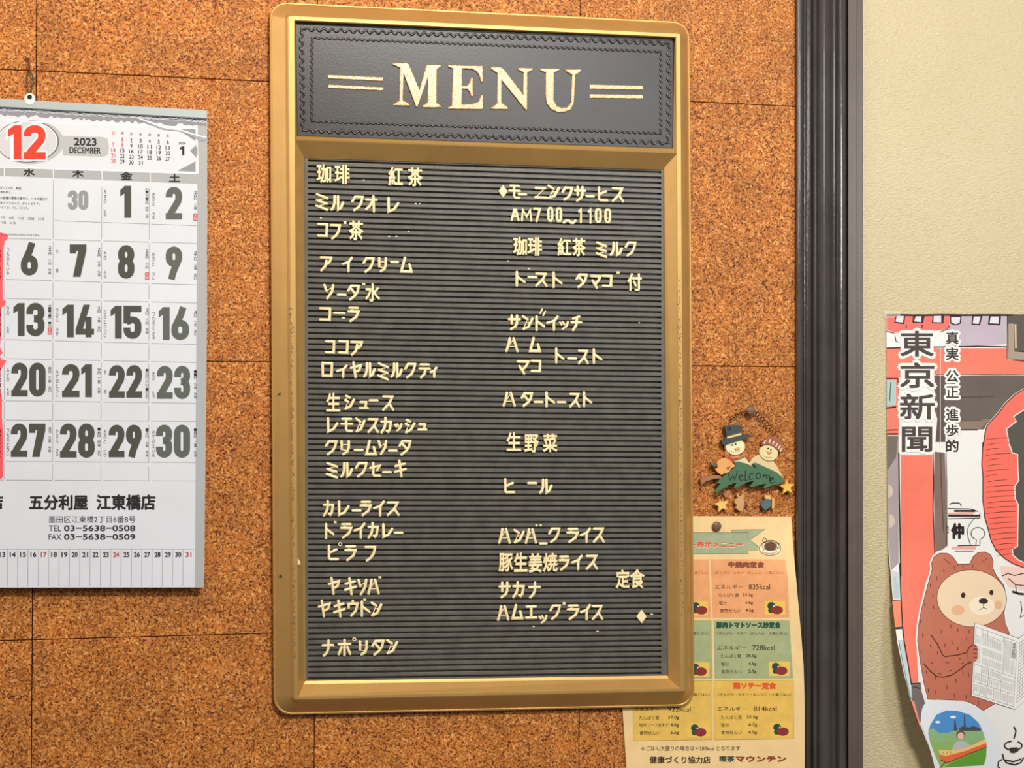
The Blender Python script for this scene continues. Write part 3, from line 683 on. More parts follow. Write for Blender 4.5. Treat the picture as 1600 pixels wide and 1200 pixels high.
# ================================================================ WALL CALENDAR
def ss(t): t = max(0.0, min(1.0, t)); return t * t * (3 - 2 * t)
def cald(x, y): return .0045 + .0085 * max(0, min(1, (y - 165) / 755)) ** 1.3
CS = Sheet(cald, 60)
CAL = empty('wall_calendar', unp(46, 918, .012)); tag(CAL, 'white and grey December 2023 paper calendar hung from a string at left', 'calendar')
XL = -235
PAPER = mat('calendar_paper', '#d2d6de', .5, 0, .12, 18, .035, 14)
GREY = ink('#a9abac'); MID = ink('#8d8e90'); DARK = ink('#4b4c46', .45); BLACK = ink('#2a2628', .5); LINE = ink('#9a9a9e')
def crx(y): return 323.6 if y < 500 else 323.6 - 5 * (y - 500) / 418
def cty(x): return 154.3 + .0565 * x
Q = [(XL, cty(XL)), (323.6, cty(323.6)), (323.4, 500), (318.6, 918), (XL, 918.5)]
g = Geo(); F_ = Geo()
def sheet_body(g, poly, S, thick, layer=0):
    k = len(g.f); S.poly(g, poly, layer); ff = g.f[k:]; nv = len(g.v); e = {}
    g.v += [Vector((v.x, v.y + thick, v.z)) for v in g.v]          # back of the sheet
    for f in ff:
        g.f.append(tuple(i + nv for i in reversed(f))); g.mi.append(0)
        for i in range(3): e[(f[i], f[(i + 1) % 3])] = 1
    for (i, j) in e:
        if (j, i) not in e: g.f.append((j, i, i + nv, j + nv)); g.mi.append(0)
g = Geo(); sheet_body(g, Q, CS, .0012); g.build('paper_sheets', PAPER, CAL, label='stack of white calendar sheets')
# grey print border on the right and at the left
g = Geo()
CS.poly(g, [(XL + 14, 255), (309, 269.5), (309.3, 287.3), (XL + 14, 266)], 1)
CS.poly(g, [(309, 186), (323.2, 187.5), (323.2, 500), (318.2, 917.5), (304.8, 917.5), (306, 640), (308.4, 288)], 1)
CS.poly(g, [(XL, 156), (XL + 14, 160), (XL + 14, 917.5), (XL, 917.5)], 1)
g.build('grey_border', ink('#a8abad', .5), CAL)
g = Geo(); L = -9999
def hs(y0, sl): return lambda x: y0 + sl * x
rowsY = [None]
# column bounds
colx = [lambda y: 7.6, lambda y: 83.6 - (y - 290) * .0035, lambda y: 159.4 - (y - 290) * .0045, lambda y: 234.4 - (y - 290) * .005, lambda y: 308 - (y - 290) * .006]
lefts = [lambda y: -68, lambda y: -144, lambda y: -220]
segs = [(341.8, .035), (372.2, .026), (436.2, .029), (466, .024), (530.2, .027), (560, .0205), (626, .0135), (656, .0075), (721, .005), (750, .005)]
g = Geo()
for i, (y0, sl) in enumerate(segs):
    for a, b in ((-68, 6), (9, 82), (85.5, 157.5), (161.5, 233), (236.5, 307)):
        if i == 0 and a < 80: continue
        CS.line(g, [(a, y0 + sl * a), (b, y0 + sl * b)], .8, 2)
spans = [(288, 371), (375, 434), (438.5, 464), (468, 528.5), (532.5, 558), (562, 624.5), (628, 654.5), (658, 719.5), (723, 749)]
for xc, off in ((-68, -2), (7.6, 0), (83.4, 2), (159, 4), (233.5, 6)):
    for (a, b) in spans:
        xx = xc - (a - 290) * .003
        if xc < 80 and a < 374: continue
        CS.line(g, [(xx, a + off), (xx - .2, b + off * .6)], .8, 2)
CS.line(g, [(83.6, 282), (83, 371)], .8, 2)
CS.line(g, [(XL + 16, 858), (303, 858)], .7, 2)
for i in range(32):
    x = 286.2 - 16.15 * i
    if x > XL + 15: CS.line(g, [(x, 858), (x - .4, 916)], .7, 2)
g.build('ruled_lines', LINE, CAL)
g = Geo()
for x in (6.5, 83.2, 159.2, 234.7, -69):
    CS.line(g, [(x, 259.5 + .036 * x), (x + .2, 276 + .036 * x)], 1.1, 3)
CS.line(g, [(XL + 14, 253), (0, 260.7), (309, 271)], 2.4, 3); CS.line(g, [(307.3, 199), (309, 271)], 2.4, 3)
CS.line(g, [(9, 187.5), (120, 194), (307.5, 200.5)], 2.2, 3)
g.build('white_rules', ink('#eff2f8'), CAL)
for ch, x0, x1, y0, y1 in (('水', 36.5, 54.5, 262.5, 275.5), ('木', 112.5, 131, 264.5, 277.8), ('金', 188, 207, 267.8, 281.5), ('土', 264, 281.5, 271.5, 284.5), ('火', -40, -22, 260, 273)):
    g = Geo(); CS.text(g, ch, x0, y0, x1, y1, 3, bold=.035); g.build('weekday_character', BLACK, CAL)
# header artwork
g = Geo(); CS.poly(g, [(XL + 16, 176), (0, 184), (120, 192), (306, 199.5), (307, 270), (0, 259), (XL + 16, 247)], 1); g.build('header_ground', ink('#d6d8df'), CAL)
g = Geo()
CS.poly(g, ell(47, 222, 53, 34.5, 40), 2); CS.poly(g, [(98, 212), (160, 214), (168, 217), (170.5, 230), (168, 243), (160, 245), (98, 243)], 2, None)
g.build('grey_header_shapes', ink('#b4b5b8'), CAL)
g = Geo(); CS.poly(g, ell(43, 221, 49.5, 33, 40), 3); g.build('badge_dark_ring', ink('#6c6d70'), CAL)
g = Geo(); CS.poly(g, ell(42.5, 221, 47.5, 31.6, 40), 4); g.build('badge_light_ring', ink('#f4f4f6'), CAL)
g = Geo(); CS.poly(g, ell(42.5, 221, 46.3, 30.7, 40), 5); g.build('badge_face', ink('#c9c9cf'), CAL)
g = Geo(); CS.digits(g, '12', 9.5, 193.5, 73.5, 251.5, 16.5, 6); g.build('month_outline', ink('#f7f3f3'), CAL)
g = Geo(); CS.digits(g, '12', 12, 195.8, 71.3, 249.3, 12, 7); g.build('month_number', ink('#e8402f', .45), CAL, label='large red month number 12')
g = Geo(); CS.text(g, '2023', 115.5, 215, 150.8, 227.5, 4, slope=.02, bold=.03); CS.text(g, 'DECEMBER', 108.3, 229.5, 157.5, 239.8, 4, slope=.02, bold=.025)
g.build('month_name', BLACK, CAL)
g = Geo(); gr = Geo(); cxs = [177, 191, 205.2, 219.6, 233.8, 248, 262]
for j, ch in enumerate('日月火水木金土'):
    CS.text(gr if j == 0 else g, ch, cxs[j] - 2.2, 205.6 + .045 * (cxs[j] - 177), cxs[j] + 2.2, 210.2 + .045 * (cxs[j] - 177), 3, bold=.02)
d0 = 1
for wk in range(5):
    for j in range(7):
        if wk == 0 and j == 0: continue
        if d0 > 31: break
        s = str(d0); w = 1.7 if d0 == 1 else 3.4 * len(s) + .2 * (len(s) - 1); y = 215.3 + 8.6 * wk + .05 * (cxs[j] - 191); y = y - (.6 if j < 2 else 0)
        CS.text(gr if (j == 0 or d0 in (1, 8)) else g, s, cxs[j] - w / 2, y, cxs[j] + w / 2, y + 6.6, 3, bold=.02); d0 += 1
CS.text(g, '2024', 279, 222, 290, 225.5, 3, bold=.03); CS.digits(g, '1', 281, 228.5, 288, 242.5, 3.6, 3)
g.build('next_month_dates', BLACK, CAL); gr.build('next_month_holidays', ink('#c94b4e'), CAL)
g = Geo()
CS.poly(g, [(277, 201.5), (305.5, 202), (305.5, 220.5)], 3); CS.poly(g, [(297, 235.5), (308.6, 224.5), (308.6, 248.5)], 3); CS.poly(g, [(277, 267), (305.5, 252), (305.5, 268.5)], 3)
g.build('header_triangles', ink('#8f9193'), CAL)
# torn stubs of the earlier sheets under the bar
rnd = random.Random(3)
def jag(x0, x1, y, sl, amp, st):
    o = []; x = x0
    while x < x1: o.append((x, y + sl * x + rnd.uniform(-amp, amp))); x += rnd.uniform(.6, 1.4) * st
    o.append((x1, y + sl * x1)); return o
g = Geo(); CS.poly(g, [(XL, cty(XL) + 13), (322.5, cty(322.5) + 13)] + jag(XL, 322, 178.5, .057, 3.0, 5)[::-1], 5); g.build('torn_stub', ink('#8b8b94'), CAL, label='ragged grey stub of torn-off sheets')
g = Geo(); CS.poly(g, [(XL, cty(XL) + 13), (322.5, cty(322.5) + 13)] + jag(XL, 322, 170.5, .057, 1.6, 3)[::-1], 8); g.build('torn_stub', ink('#43424c'), CAL)
g = Geo()
for _ in range(3): CS.line(g, jag(XL, 322, 168.8 + _ * 1.7, .057, 1.1, 3.3), .75, 10)
g.build('torn_fibres', ink('#f2f2f4'), CAL)
g = Geo(); CS.line(g, [(205, 182), (217, 185), (228, 189), (240, 193), (255, 199), (280, 202.5), (295, 207), (308, 212), (322.5, 214.5)], [.4, 1, 2.2, 2.6, 2, 2, 2, 1.8, 2.2], 11)
g.build('torn_edge', ink('#f4f4f6'), CAL)
g = Geo(); CS.line(g, [(228, 192), (240, 196), (255, 201.5), (280, 204), (295, 209.5), (308, 215.5), (315, 217.5), (322.5, 217)], [1, 2.4, 2, 1.6, 2, 3, 6, 3], 9); g.build('torn_edge', ink('#a2a4a8'), CAL)
# metal bar, eyelet, cord
def bard(x, y): return .0078
g = Geo(); slab(g, [(XL - 1, cty(XL) - .5), (323.8, cty(323.8) - .5), (323.8, cty(323.8) + 12.8), (XL - 1, cty(XL) + 12.8)], .0038, .0082, bev=.0007)
g.build('hanging_bar', mat('bar_grey', '#a9b4b5', .4, .1, 0), CAL, label='light grey-green hanging bar')
g = Geo(); slab(g, ell(46.3, 155, 9, 9.8, 20), .004, .0088, bev=.0008); g.build('eyelet', mat('eyelet_white', '#d7dcdc', .4), CAL)
g = Geo(); tube(g, [unp(*p, .0093) for p in ell(46.3, 151.5, 3, 2.8, 12)], .0005, closed=True, n=6); slab(g, ell(46.3, 151.5, 2.6, 2.4, 14), .004, .0092); g.build('eyelet_hole', ink('#1f2724'), CAL)
def cordp(p, d): return [unp(x, y, d + q * .001) for x, y, q in p]
g = Geo(); tube(g, cordp([(46.5, 151, 3), (44, 142, 1), (42, 130, 0), (43, 118, 0), (46.3, 111, 0), (45.3, 104, 0), (44.2, 93, 0)], .004), .00075, n=6)
tube(g, cordp([(46.5, 151, 3), (49, 142, 2), (52, 130, 1), (50.5, 117, 0), (46.6, 111, 1)], .004), .00075, n=6); g.build('cord', mat('dark_cord', '#4b4a3a', .8), CAL, smooth=True)
g = Geo(); tube(g, cordp([(46.5, 112, 0), (45.6, 104, 1), (44.3, 92, 1)], .0045), .0009, n=6); g.build('cord_knot', mat('maroon_cord', '#5a1d1a', .7), CAL, smooth=True)
g = Geo(); slab(g, ell(44, 88.5, 2.7, 2.7, 14), -.001, .0062, bev=.0006)
o = g.build('nail', mat('brass_nail', '#d9b27c', .3, .7)); tag(o, 'small pale nail in the cork that holds the calendar cord', 'nail')

# dates
NUM = [('30', 106, 138, 297.5, 327.7, 1), ('1', 188, 205, 290.3, 340.3, 0), ('2', 259, 284.5, 292.3, 343, 0),
       ('6', 32.5, 59, 379, 430, 0), ('7', 109, 135, 381.7, 432.5, 0), ('8', 184.3, 210, 383.3, 435, 0), ('9', 259, 284.5, 385.4, 436.5, 0),
       ('13', 21, 69.5, 473.5, 525, 0), ('14', 97.5, 147, 476, 527, 0), ('15', 173, 221, 477.7, 529, 0), ('16', 248, 295.4, 479.8, 531, 0),
       ('20', 17.7, 71.3, 567, 619.3, 0), ('21', 97, 143.8, 569.2, 620.6, 0), ('22', 170.4, 222, 570.8, 621.5, 0), ('23', 245, 297, 572, 623, 0),
       ('27', 17, 71, 662, 714, 0), ('28', 93.8, 148, 662, 715, 0), ('29', 170, 221.4, 664, 714.5, 0), ('30', 243.8, 297, 664, 715, 0)]
for i, (s, x0, x1, y0, y1, k) in enumerate(NUM):
    g = Geo()
    CS.digits(g, s, x0, y0, x1, y1, 10.6 if not k else 6.6, 3)
    g.build('date_number', ink('#8e9195') if k else (ink('#5c605b', .45) if x0 > 240 else DARK), CAL, label=('grey date number ' if k else 'date number ') + s)
fp = Geo(); red = Geo()
def cell(colx0, y0, left, right, redtxt=None, n=None):
    if left:
        parts = left.split(' '); y = y0
        t = left.replace(' ', ''); m = len(t); CS.vtext(fp, t[:-2] if m > 3 else t[:1], colx0 + 2.2, y0 + 3, y0 + 3 + 7.4 * (m - 2 if m > 3 else 1), 4.2, 3, bold=.01)
        tail = t[-2:] if m > 3 else t[1:]; CS.vtext(fp, tail, colx0 + 2.2, y0 + 34, y0 + 34 + 6 * len(tail), 4.2, 3, bold=.01)
    if right:
        a = right; h = min(5.0, (34 if redtxt else 47) / len(a)); CS.vtext(fp, a, colx0 + 67.5, y0 + 1, y0 + 1 + h * len(a), 4.4, 3, bold=.01)
    if redtxt:
        yb = y0 + 36.5; CS.poly(red, [(colx0 + 66.7, yb), (colx0 + 73, yb), (colx0 + 73, yb + 11.5), (colx0 + 66.7, yb + 11.5)], 2)
        CS.vtext(fpw, redtxt, colx0 + 67.4, yb + .6, yb + 11, 5, 4)
fpw = Geo()
CE = [(160, 293, 'みずのとみ', '旧10月19日 四緑 仏滅', None), (235.5, 297, 'きのえうま', '20日 三碧', '大安'),
      (8, 383, 'つちのえいぬ', '24日 八白 先負', None), (85, 386, '大雪', '25日 七赤 仏滅', None), (160, 389, 'かのえね', '26日 六白', '大安'), (235.5, 391, 'かのとうし', '27日 五黄 赤口', None),
      (8, 475, 'きのとみ', '旧11月1日 一白', '大安'), (85, 478, 'ひのえうま', '2日 九紫 赤口', None), (160, 481, 'ひのとひつじ', '3日 八白 先勝', None), (235.5, 484, 'つちのえさる', '4日 七赤 友引', None),
      (8, 572, 'みずのえね', '8日 三碧 赤口', None), (85, 574, 'みずのとうし', '9日 二黒 先勝', None), (160, 575, '冬至', '10日りんじつ一白友引', None), (235.5, 577, 'きのとう', '11日 九紫 先負', None),
      (8, 666, 'つちのとひつじ', '満月 五黄 先勝', None), (85, 667, 'かのえさる', '16日 四緑 友引', None), (160, 668, 'かのととり', '17日 三碧 先負', None), (235.5, 668, 'みずのえいぬ', '18日 二黒 仏滅', None)]
for c in CE: cell(*c)
for s, x0, x1, y0, y1 in (('ると立入れ、無肥。', 0, 34.5, 291, 295.5), ('酒を飲く。', 0, 19, 298, 302), ('の各種行事等の植付け、ハタの植付け。', 0, 76, 306.5, 311.5), ('含スマスローズ、ポインセチア。', 0, 62, 314.5, 319),
                          ('・ダイコン、ナル、スミイカ。', 0, 44.5, 321.5, 326), ('7日　4日　15日　23日　31日', 1, 69, 338, 342.3), ('17日　21日', 1, 24, 346, 349.5), ('ますまでの中日のお知らせがあります。', 2, 62.5, 364.3, 367.8)):
    CS.text(fp, s, x0, y0, x1, y1, 3, slope=.03, bold=.008)
o = fp.build('fine_print', BLACK, CAL); o['kind'] = 'stuff'; red.build('red_boxes', ink('#c9403c'), CAL); fpw.build('red_box_text', ink('#f3dada'), CAL)
g = Geo(); CS.text(g, '五分利屋', 45.5, 773, 137.5, 797, 3, bold=.03); g.build('shop_name', BLACK, CAL)
g = Geo(); CS.text(g, '江東橋店', 150.5, 772.5, 243, 797, 3, bold=.03); g.build('shop_branch', BLACK, CAL)
g = Geo(); CS.text(g, '店', -18, 773, 5, 796, 3, bold=.03); g.build('shop_character', BLACK, CAL)
g = Geo(); CS.text(g, '墨田区江東橋2丁目6番8号', 76, 806, 211.5, 817, 3, bold=.01); CS.text(g, 'TEL', 76.5, 821, 95.5, 830, 3, bold=.012); CS.text(g, '03−5638−0508', 100, 820.7, 211.5, 830, 3, bold=.03)
CS.text(g, 'FAX', 76, 834.5, 96, 843.5, 3, bold=.012); CS.text(g, '03−5638−0509', 100, 834.3, 211.5, 843.5, 3, bold=.03); g.build('shop_address', BLACK, CAL)
g = Geo(); gr = Geo()
for i, d in enumerate(range(31, 1, -1)):
    x = 294.7 - 16.17 * i
    if x < -20: break
    w = 9.2
    CS.text(gr if d in (31, 24, 17) else g, str(d), x - w / 2, 862.5, x + w / 2, 870.5, 3, bold=.03)
g.build('day_strip_numbers', BLACK, CAL); gr.build('day_strip_sundays', ink('#b8434f'), CAL)
# red marker over the Tuesday column
g = Geo(); CS.poly(g, [(-64, 360), (0, 363), (13, 367), (11, 375), (7, 376.5), (5, 392), (4.5, 420), (4, 450), (4.5, 468), (9.5, 471), (7, 477), (2, 481), (1, 500), (1.5, 520), (0, 542), (4, 551), (0, 556), (1, 561), (10, 563.5), (6, 570),
                            (1, 578), (-1, 600), (3, 622), (3, 655), (5, 680), (4.5, 745), (2, 748), (-64, 752)], 2.5)
g.build('red_marker_band', mat('red_marker', '#ec5560', .5, 0, 0, var=.08, vscale=90), CAL, label='red felt pen band over the Tuesday column')
g = Geo()
for y, t in ((390, '23日七赤先勝'), (480, '仏滅九紫仏滅'), (575, '7日四緑大安'), (670, '14日六白赤口')): CS.vtext(g, t, -2.5, y, y + 46, 4.4, 4, bold=.02)
g.build('marked_text', ink('#8e1f2c'), CAL)

# ================================================================ PUSH PINS
def pin(cx, cy, r, d, label):
    e = empty('push_pin', unp(cx, cy, 0)); tag(e, label, 'push pin')
    c = unp(cx, cy, d); R = r * PXM; V = []; F = []; n = 20
    prof = [(0, 0), (.55, .02), (.85, .12), (1, .32), (1, .5), (.8, .62), (0, .62)]
    for rr, dd in prof: V += [c + Vector((math.cos(2 * math.pi * j / n) * rr * R, dd * R * .8, math.sin(2 * math.pi * j / n) * rr * R)) for j in range(n)]
    for i in range(len(prof) - 1):
        for j in range(n): k = (j + 1) % n; F.append((i * n + j, i * n + k, (i + 1) * n + k, (i + 1) * n + j))
    obj('pin_head', V, F, mat('brown_pin', '#6e5340', .45), e, smooth=True)
    g = Geo(); tube(g, [c + Vector((0, .001, 0)), Vector((c.x, .0035, c.z))], .0005, n=6, caps=False, up=Vector((0, 0, 1))); g.build('pin_shaft', mat('steel', '#9a9a98', .3, .9), e)
pin(1174, 642, 7.2, .0105, 'brown push pin holding the coiled wire of the snowman sign')
pin(1120.8, 822.5, 7.8, .0062, 'brown push pin through the top of the meal leaflet')

# ================================================================ WOODEN SNOWMAN SIGN
OR = empty('snowman_sign', unp(1170, 780, .003)); tag(OR, 'small wooden Welcome sign of two snowmen behind a green fir, hung by coiled wire', 'ornament')
def U(p): return [(1080 + a / 5.717, 600 + b / 5.717) for a, b in p]
def wood(h, nm=None): return mat('paint_' + h.lstrip('#'), h, .55, 0, .1, 300, .07, 90)
def piece(name, poly, d0, d1, col, label=None, bev=.0005):
    g = Geo(); slab(g, U(poly), d0 * MM, d1 * MM, bev=bev); return g.build(name, wood(col), OR, label=label)
piece('snowman_body', [(255, 680), (330, 640), (470, 640), (520, 705), (560, 760), (380, 800), (260, 770)], 2, 5.4, '#e0cfa9', 'cream body of the left snowman')
piece('snowman_body', [(525, 705), (545, 665), (600, 635), (650, 640), (740, 690), (775, 750), (815, 820), (825, 850), (600, 840), (520, 760)], 2, 5.2, '#d9c090', 'tan body of the right snowman')
piece('snowman_head', ell(395, 560, 87, 75, 26), 2.5, 7, '#e6dcb4', 'cream face under the top hat')
piece('snowman_head', ell(695, 615, 84, 72, 26, rot=15), 2.5, 6.8, '#e2cf9b', 'cream face under the knitted cap')
piece('top_hat', [(270, 505), (300, 490), (318, 470), (298, 385), (315, 372), (430, 365), (450, 378), (452, 440), (455, 462), (515, 446), (527, 468), (515, 482), (420, 507), (290, 548), (272, 530)], 3, 9, '#354044', 'dark grey top hat')
piece('hat_band', [(318, 472), (448, 437), (452, 455), (325, 488)], 8.6, 9.6, '#e0c27a', bev=.0002)
piece('knitted_cap', [(632, 548), (640, 510), (690, 475), (750, 470), (800, 500), (822, 560), (818, 585), (795, 612), (775, 590), (725, 552), (680, 542)], 3, 8, '#9b5547', 'dusty red knitted cap')
g = Geo()
for a, b in (((668, 500), (650, 535)), ((708, 492), (698, 530)), ((742, 510), (728, 542)), ((772, 530), (756, 562)), ((798, 545), (780, 582)), ((815, 570), (796, 605))):
    dx, dy = b[0] - a[0], b[1] - a[1]; l = math.hypot(dx, dy); nx, ny = -dy / l * 6, dx / l * 6
    slab(g, U([(a[0] + nx, a[1] + ny), (b[0] + nx, b[1] + ny), (b[0] - nx, b[1] - ny), (a[0] - nx, a[1] - ny)]), .0078, .0084, bev=.0002)
g.build('cap_stripes', wood('#e4c9a0'), OR)
piece('scarf', [(303, 600), (325, 605), (345, 640), (420, 650), (480, 620), (488, 640), (430, 668), (385, 672), (392, 700), (335, 685), (300, 640)], 6.4, 8.6, '#c8743c', 'orange and red scarf')
piece('scarf_tail', [(318, 632), (345, 648), (392, 672), (388, 712), (345, 685)], 8.2, 9.2, '#a8452f', bev=.0002)
piece('fir_tree', [(380, 700), (425, 692), (500, 712), (585, 755), (555, 712), (580, 704), (660, 740), (760, 785), (815, 830), (832, 865), (800, 893), (720, 910), (660, 935), (645, 930), (668, 893), (610, 903), (540, 925), (525, 918), (560, 868),
                   (500, 880), (455, 905), (395, 937), (383, 925), (408, 880), (340, 905), (290, 935), (225, 977), (210, 965), (262, 895), (228, 888), (270, 840), (320, 800), (400, 735)], 6, 10.2, '#3f6a48', 'green fir tree shape lying across the snowmen')
piece('fir_tip', [(180, 722), (225, 705), (240, 742), (205, 742)], 4, 8, '#3f6a48')
piece('branch', [(83, 850), (125, 828), (215, 812), (270, 822), (270, 845), (215, 848), (135, 870), (95, 903), (88, 885)], 3, 8.5, '#9c6c48', 'brown branch sticking out at the left')
piece('mitten', [(230, 705), (250, 680), (300, 660), (345, 680), (400, 735), (360, 755), (340, 790), (270, 812), (240, 795), (215, 762), (240, 748)], 8, 11, '#dfa058', 'orange mitten hand')
piece('mitten_cuff', [(310, 745), (355, 735), (330, 770)], 10.8, 11.4, '#a84a38', bev=.0002)
def star(cx, cy, r, rot, name='star_charm'):
    return [(cx + (r if i % 2 == 0 else r * .45) * math.sin(math.radians(rot + 36 * i)), cy - (r if i % 2 == 0 else r * .45) * math.cos(math.radians(rot + 36 * i))) for i in range(10)]
piece('star_charm', star(858, 922, 72, -5), 3, 7.5, '#e8b54c', 'yellow wooden star at the right tip')
piece('star_charm', star(275, 1080, 72, -12), 3, 7.5, '#e8bd66', 'yellow wooden star hanging at lower left')
piece('gingerbread_charm', [(405, 985), (420, 975), (432, 1000), (445, 1005), (458, 985), (475, 985), (470, 1020), (478, 1060), (470, 1100), (460, 1135), (440, 1142), (420, 1125), (400, 1110), (412, 1085), (388, 1060), (392, 1035), (418, 1020)], 3, 7, '#c49a63', 'tan gingerbread charm')
piece('mitten_charm', [(622, 1078), (665, 1028), (715, 1035), (718, 1090), (672, 1130), (640, 1112)], 3, 7, '#4b656c', 'blue-grey lower part of a hanging charm')
piece('mitten_charm', [(655, 990), (705, 1000), (720, 1035), (665, 1028)], 3, 7.4, '#d9b271', 'tan upper part of a hanging charm')
piece('mitten_charm', [(722, 1025), (745, 1015), (745, 1112), (722, 1115)], 3, 7, '#dfa85a', 'orange strip of a hanging charm')
piece('wood_charm', [(285, 985), (330, 945), (360, 965), (340, 1005), (310, 1020)], 1, 4, '#a8744a')
# drawn faces and the word
g = Geo(); OS = Sheet(lambda x, y: .0072)
for cx, cy in ((366, 545), (398, 537), (687, 576), (712, 585)): OS.poly(g, U(ell(cx, cy, 7, 8, 10)), 1)
for k in range(7): OS.poly(g, U(ell(345 + 16 * k, 597 + 12 * math.sin(k / 6 * 3.14), 4, 4, 8)), 1)
for k in range(6): OS.poly(g, U(ell(645 + 14 * k, 640 + 3 * k + 10 * math.sin(k / 5 * 3.14), 4, 4, 8)), 1)
g.build('face_dots', ink('#2f2a26'), OR)
g = Geo(); slab(g, U([(385, 575), (430, 560), (438, 580), (400, 592)]), .0068, .0084, bev=.0003); slab(g, U([(675, 600), (715, 592), (722, 615), (690, 625)]), .0066, .008, bev=.0003); g.build('carrot_noses', wood('#e0a95c'), OR)
g = Geo(); BW = [[(328, 785), (350, 862), (372, 815), (390, 862), (412, 775)], [(425, 838), (460, 828), (452, 812), (432, 820), (428, 850), (448, 862), (468, 850)], [(483, 775), (482, 860), (498, 858)],
                 [(552, 800), (530, 800), (515, 830), (525, 855), (552, 845)], [(595, 795), (578, 812), (582, 840), (600, 848), (622, 830), (616, 803), (597, 795)], [(640, 850), (648, 805), (650, 825), (668, 808), (672, 845), (678, 820), (697, 812), (702, 862)], [(698, 862), (735, 850), (730, 835), (708, 842), (705, 880), (728, 888), (745, 872)]]
for s in BW: tube(g, [unp(*q, .0103) for q in U(s)], .00048, n=5)
g.build('word_welcome', ink('#241f1a'), OR, label='dark thin lettering reading Welcome')
# coiled wire
def coil(path, turns, R, r):
    P = [unp(x, y, .006) for x, y in U(path)]; L = [0]
    for i in range(1, len(P)): L.append(L[-1] + (P[i] - P[i - 1]).length)
    out = []; N = turns * 10
    for k in range(N + 1):
        s = L[-1] * k / N; i = max(j for j in range(len(L) - 1) if L[j] <= s + 1e-9); t = (s - L[i]) / (L[i + 1] - L[i]); c = P[i].lerp(P[i + 1], t); d = (P[i + 1] - P[i]).normalized()
        n1 = Vector((-d.z, 0, d.x)); a = 2 * math.pi * k / 10; out.append(c + n1 * math.cos(a) * R + Vector((0, -1, 0)) * math.sin(a) * R + d * math.sin(a) * R * .3)
    g = Geo(); tube(g, out, r, n=5); return g
coil([(345, 355), (355, 310), (400, 275), (480, 258), (538, 245)], 9, .0017, .00038).build('coiled_wire', mat('black_wire', '#2b241d', .4, .5), OR, smooth=True)
coil([(538, 245), (590, 265), (640, 315), (700, 385), (765, 440)], 10, .0021, .00042).build('coiled_wire', mat('black_wire', '#2b241d'), OR, smooth=True)
g = Geo()
for p in ([(262, 1010), (275, 1045), (272, 980), (300, 930), (322, 905)], [(440, 980), (455, 935), (462, 885)], [(700, 985), (698, 935), (705, 890)], [(735, 1010), (720, 990), (712, 960)]): tube(g, [unp(*q, .0085) for q in U(p)], .0004, n=5)
for c in ((315, 900), (462, 880), (712, 880), (340, 398)): tube(g, [unp(*q, .0095 if c[1] > 500 else .0094) for q in U(ell(c[0], c[1], 14, 12, 10))], .0004, n=5, closed=True)
g.build('charm_wires', mat('black_wire', '#2b241d'), OR, smooth=True)

# ================================================================ MEAL LEAFLET
def led(x, y): return .0020 + .0115 * ss((x - 1150) / 85) * ss((y - 800) / 120)
LS = Sheet(led, 7)
LF = empty('meal_leaflet', unp(1110, 1215, .002)); tag(LF, 'yellowed printed meal calorie leaflet tucked behind the lower right of the menu board', 'leaflet')
LP = mat('yellowed_paper', '#ebca90', .6, 0, .15, 500, .06, 45)
edge = [(1236.3, 807), (1239, 850), (1243.5, 900), (1248, 950), (1252.5, 1000), (1255.5, 1040), (1257.3, 1100), (1257.2, 1218)]
g = Geo(); sheet_body(g, [(952, 806)] + edge + [(980, 1218)], LS, .0003); g.build('leaflet_paper', LP, LF)
def C8(u, v): return (1060 + u / 5.714, 790 + v / 5.714)
def C5(u, v): return (960 + u / 5.161, 990 + v / 5.161)
def quad8(a, b, c, d): return [C8(a, b), C8(c, b), C8(c, d), C8(a, d)]
OG, GN, YL, RD2 = wood('#e6a06a'), wood('#a2ab7c'), wood('#e2b856'), ink('#d2603a')
def pp(name, polys, m, layer, parent=LF, S=LS, label=None):
    g = Geo()
    for p in polys: S.poly(g, p, layer)
    return g.build(name, m, parent, label=label)
pp('menu_box', [[(1110.3, 874), (1226.2, 874), (1230.5, 900), (1233.3, 965), (1114, 965)]], OG, 2, label='orange box'); pp('menu_box', [[(955, 874), (1107.3, 874), (1111, 965), (957, 965)]], OG, 2)
pp('menu_box', [[(1115.2, 969), (1233.5, 969), (1236.5, 1020), (1239.3, 1059.8), (1116.6, 1060.6)]], GN, 2, label='green box'); pp('menu_box', [[(957, 969), (1111.5, 969), (1113.3, 1060.7), (970, 1061)]], GN, 2)
pp('menu_box', [[(1115.6, 1063.5), (1239.8, 1062.7), (1240.4, 1154.4), (1116, 1156)]], YL, 2, label='yellow box'); pp('menu_box', [[(988.6, 1064), (1112.8, 1063.5), (1112.8, 1155.7), (989.7, 1157.5)]], YL, 2)
g = Geo()
for q in ([(1115.6, 1063.5), (1239.8, 1062.7), (1240.4, 1154.4), (1116, 1156)], [(988.6, 1064), (1112.8, 1063.5), (1112.8, 1155.7), (989.7, 1157.5)]): LS.line(g, q, .45, 3, closed=True)
LS.line(g, [C8(130, 240), C8(622, 242), C8(622, 430), C8(130, 432)], .6, 4); LS.line(g, [C8(475, 240), C8(475, 218), C8(775, 212), C8(640, 305), C8(715, 370)], .6, 4)
g.build('thin_outlines', ink('#5d5230'), LF)
pp('banner', [[(985, 832), C8(624, 241), C8(624, 430), (985, 865.6)], [C8(475, 217), C8(775, 212), C8(640, 305), C8(716, 362), C8(712, 400), C8(628, 405), C8(624, 240), C8(475, 238)]], wood('#9fa985'), 3, label='green ribbon banner')
g = Geo(); LS.text(g, 'ロリー表示メニュー', 1052, 845.5, 1162, 857, 4.5, bold=.06); g.build('banner_text_glow', wood('#e2cfa8'), LF)
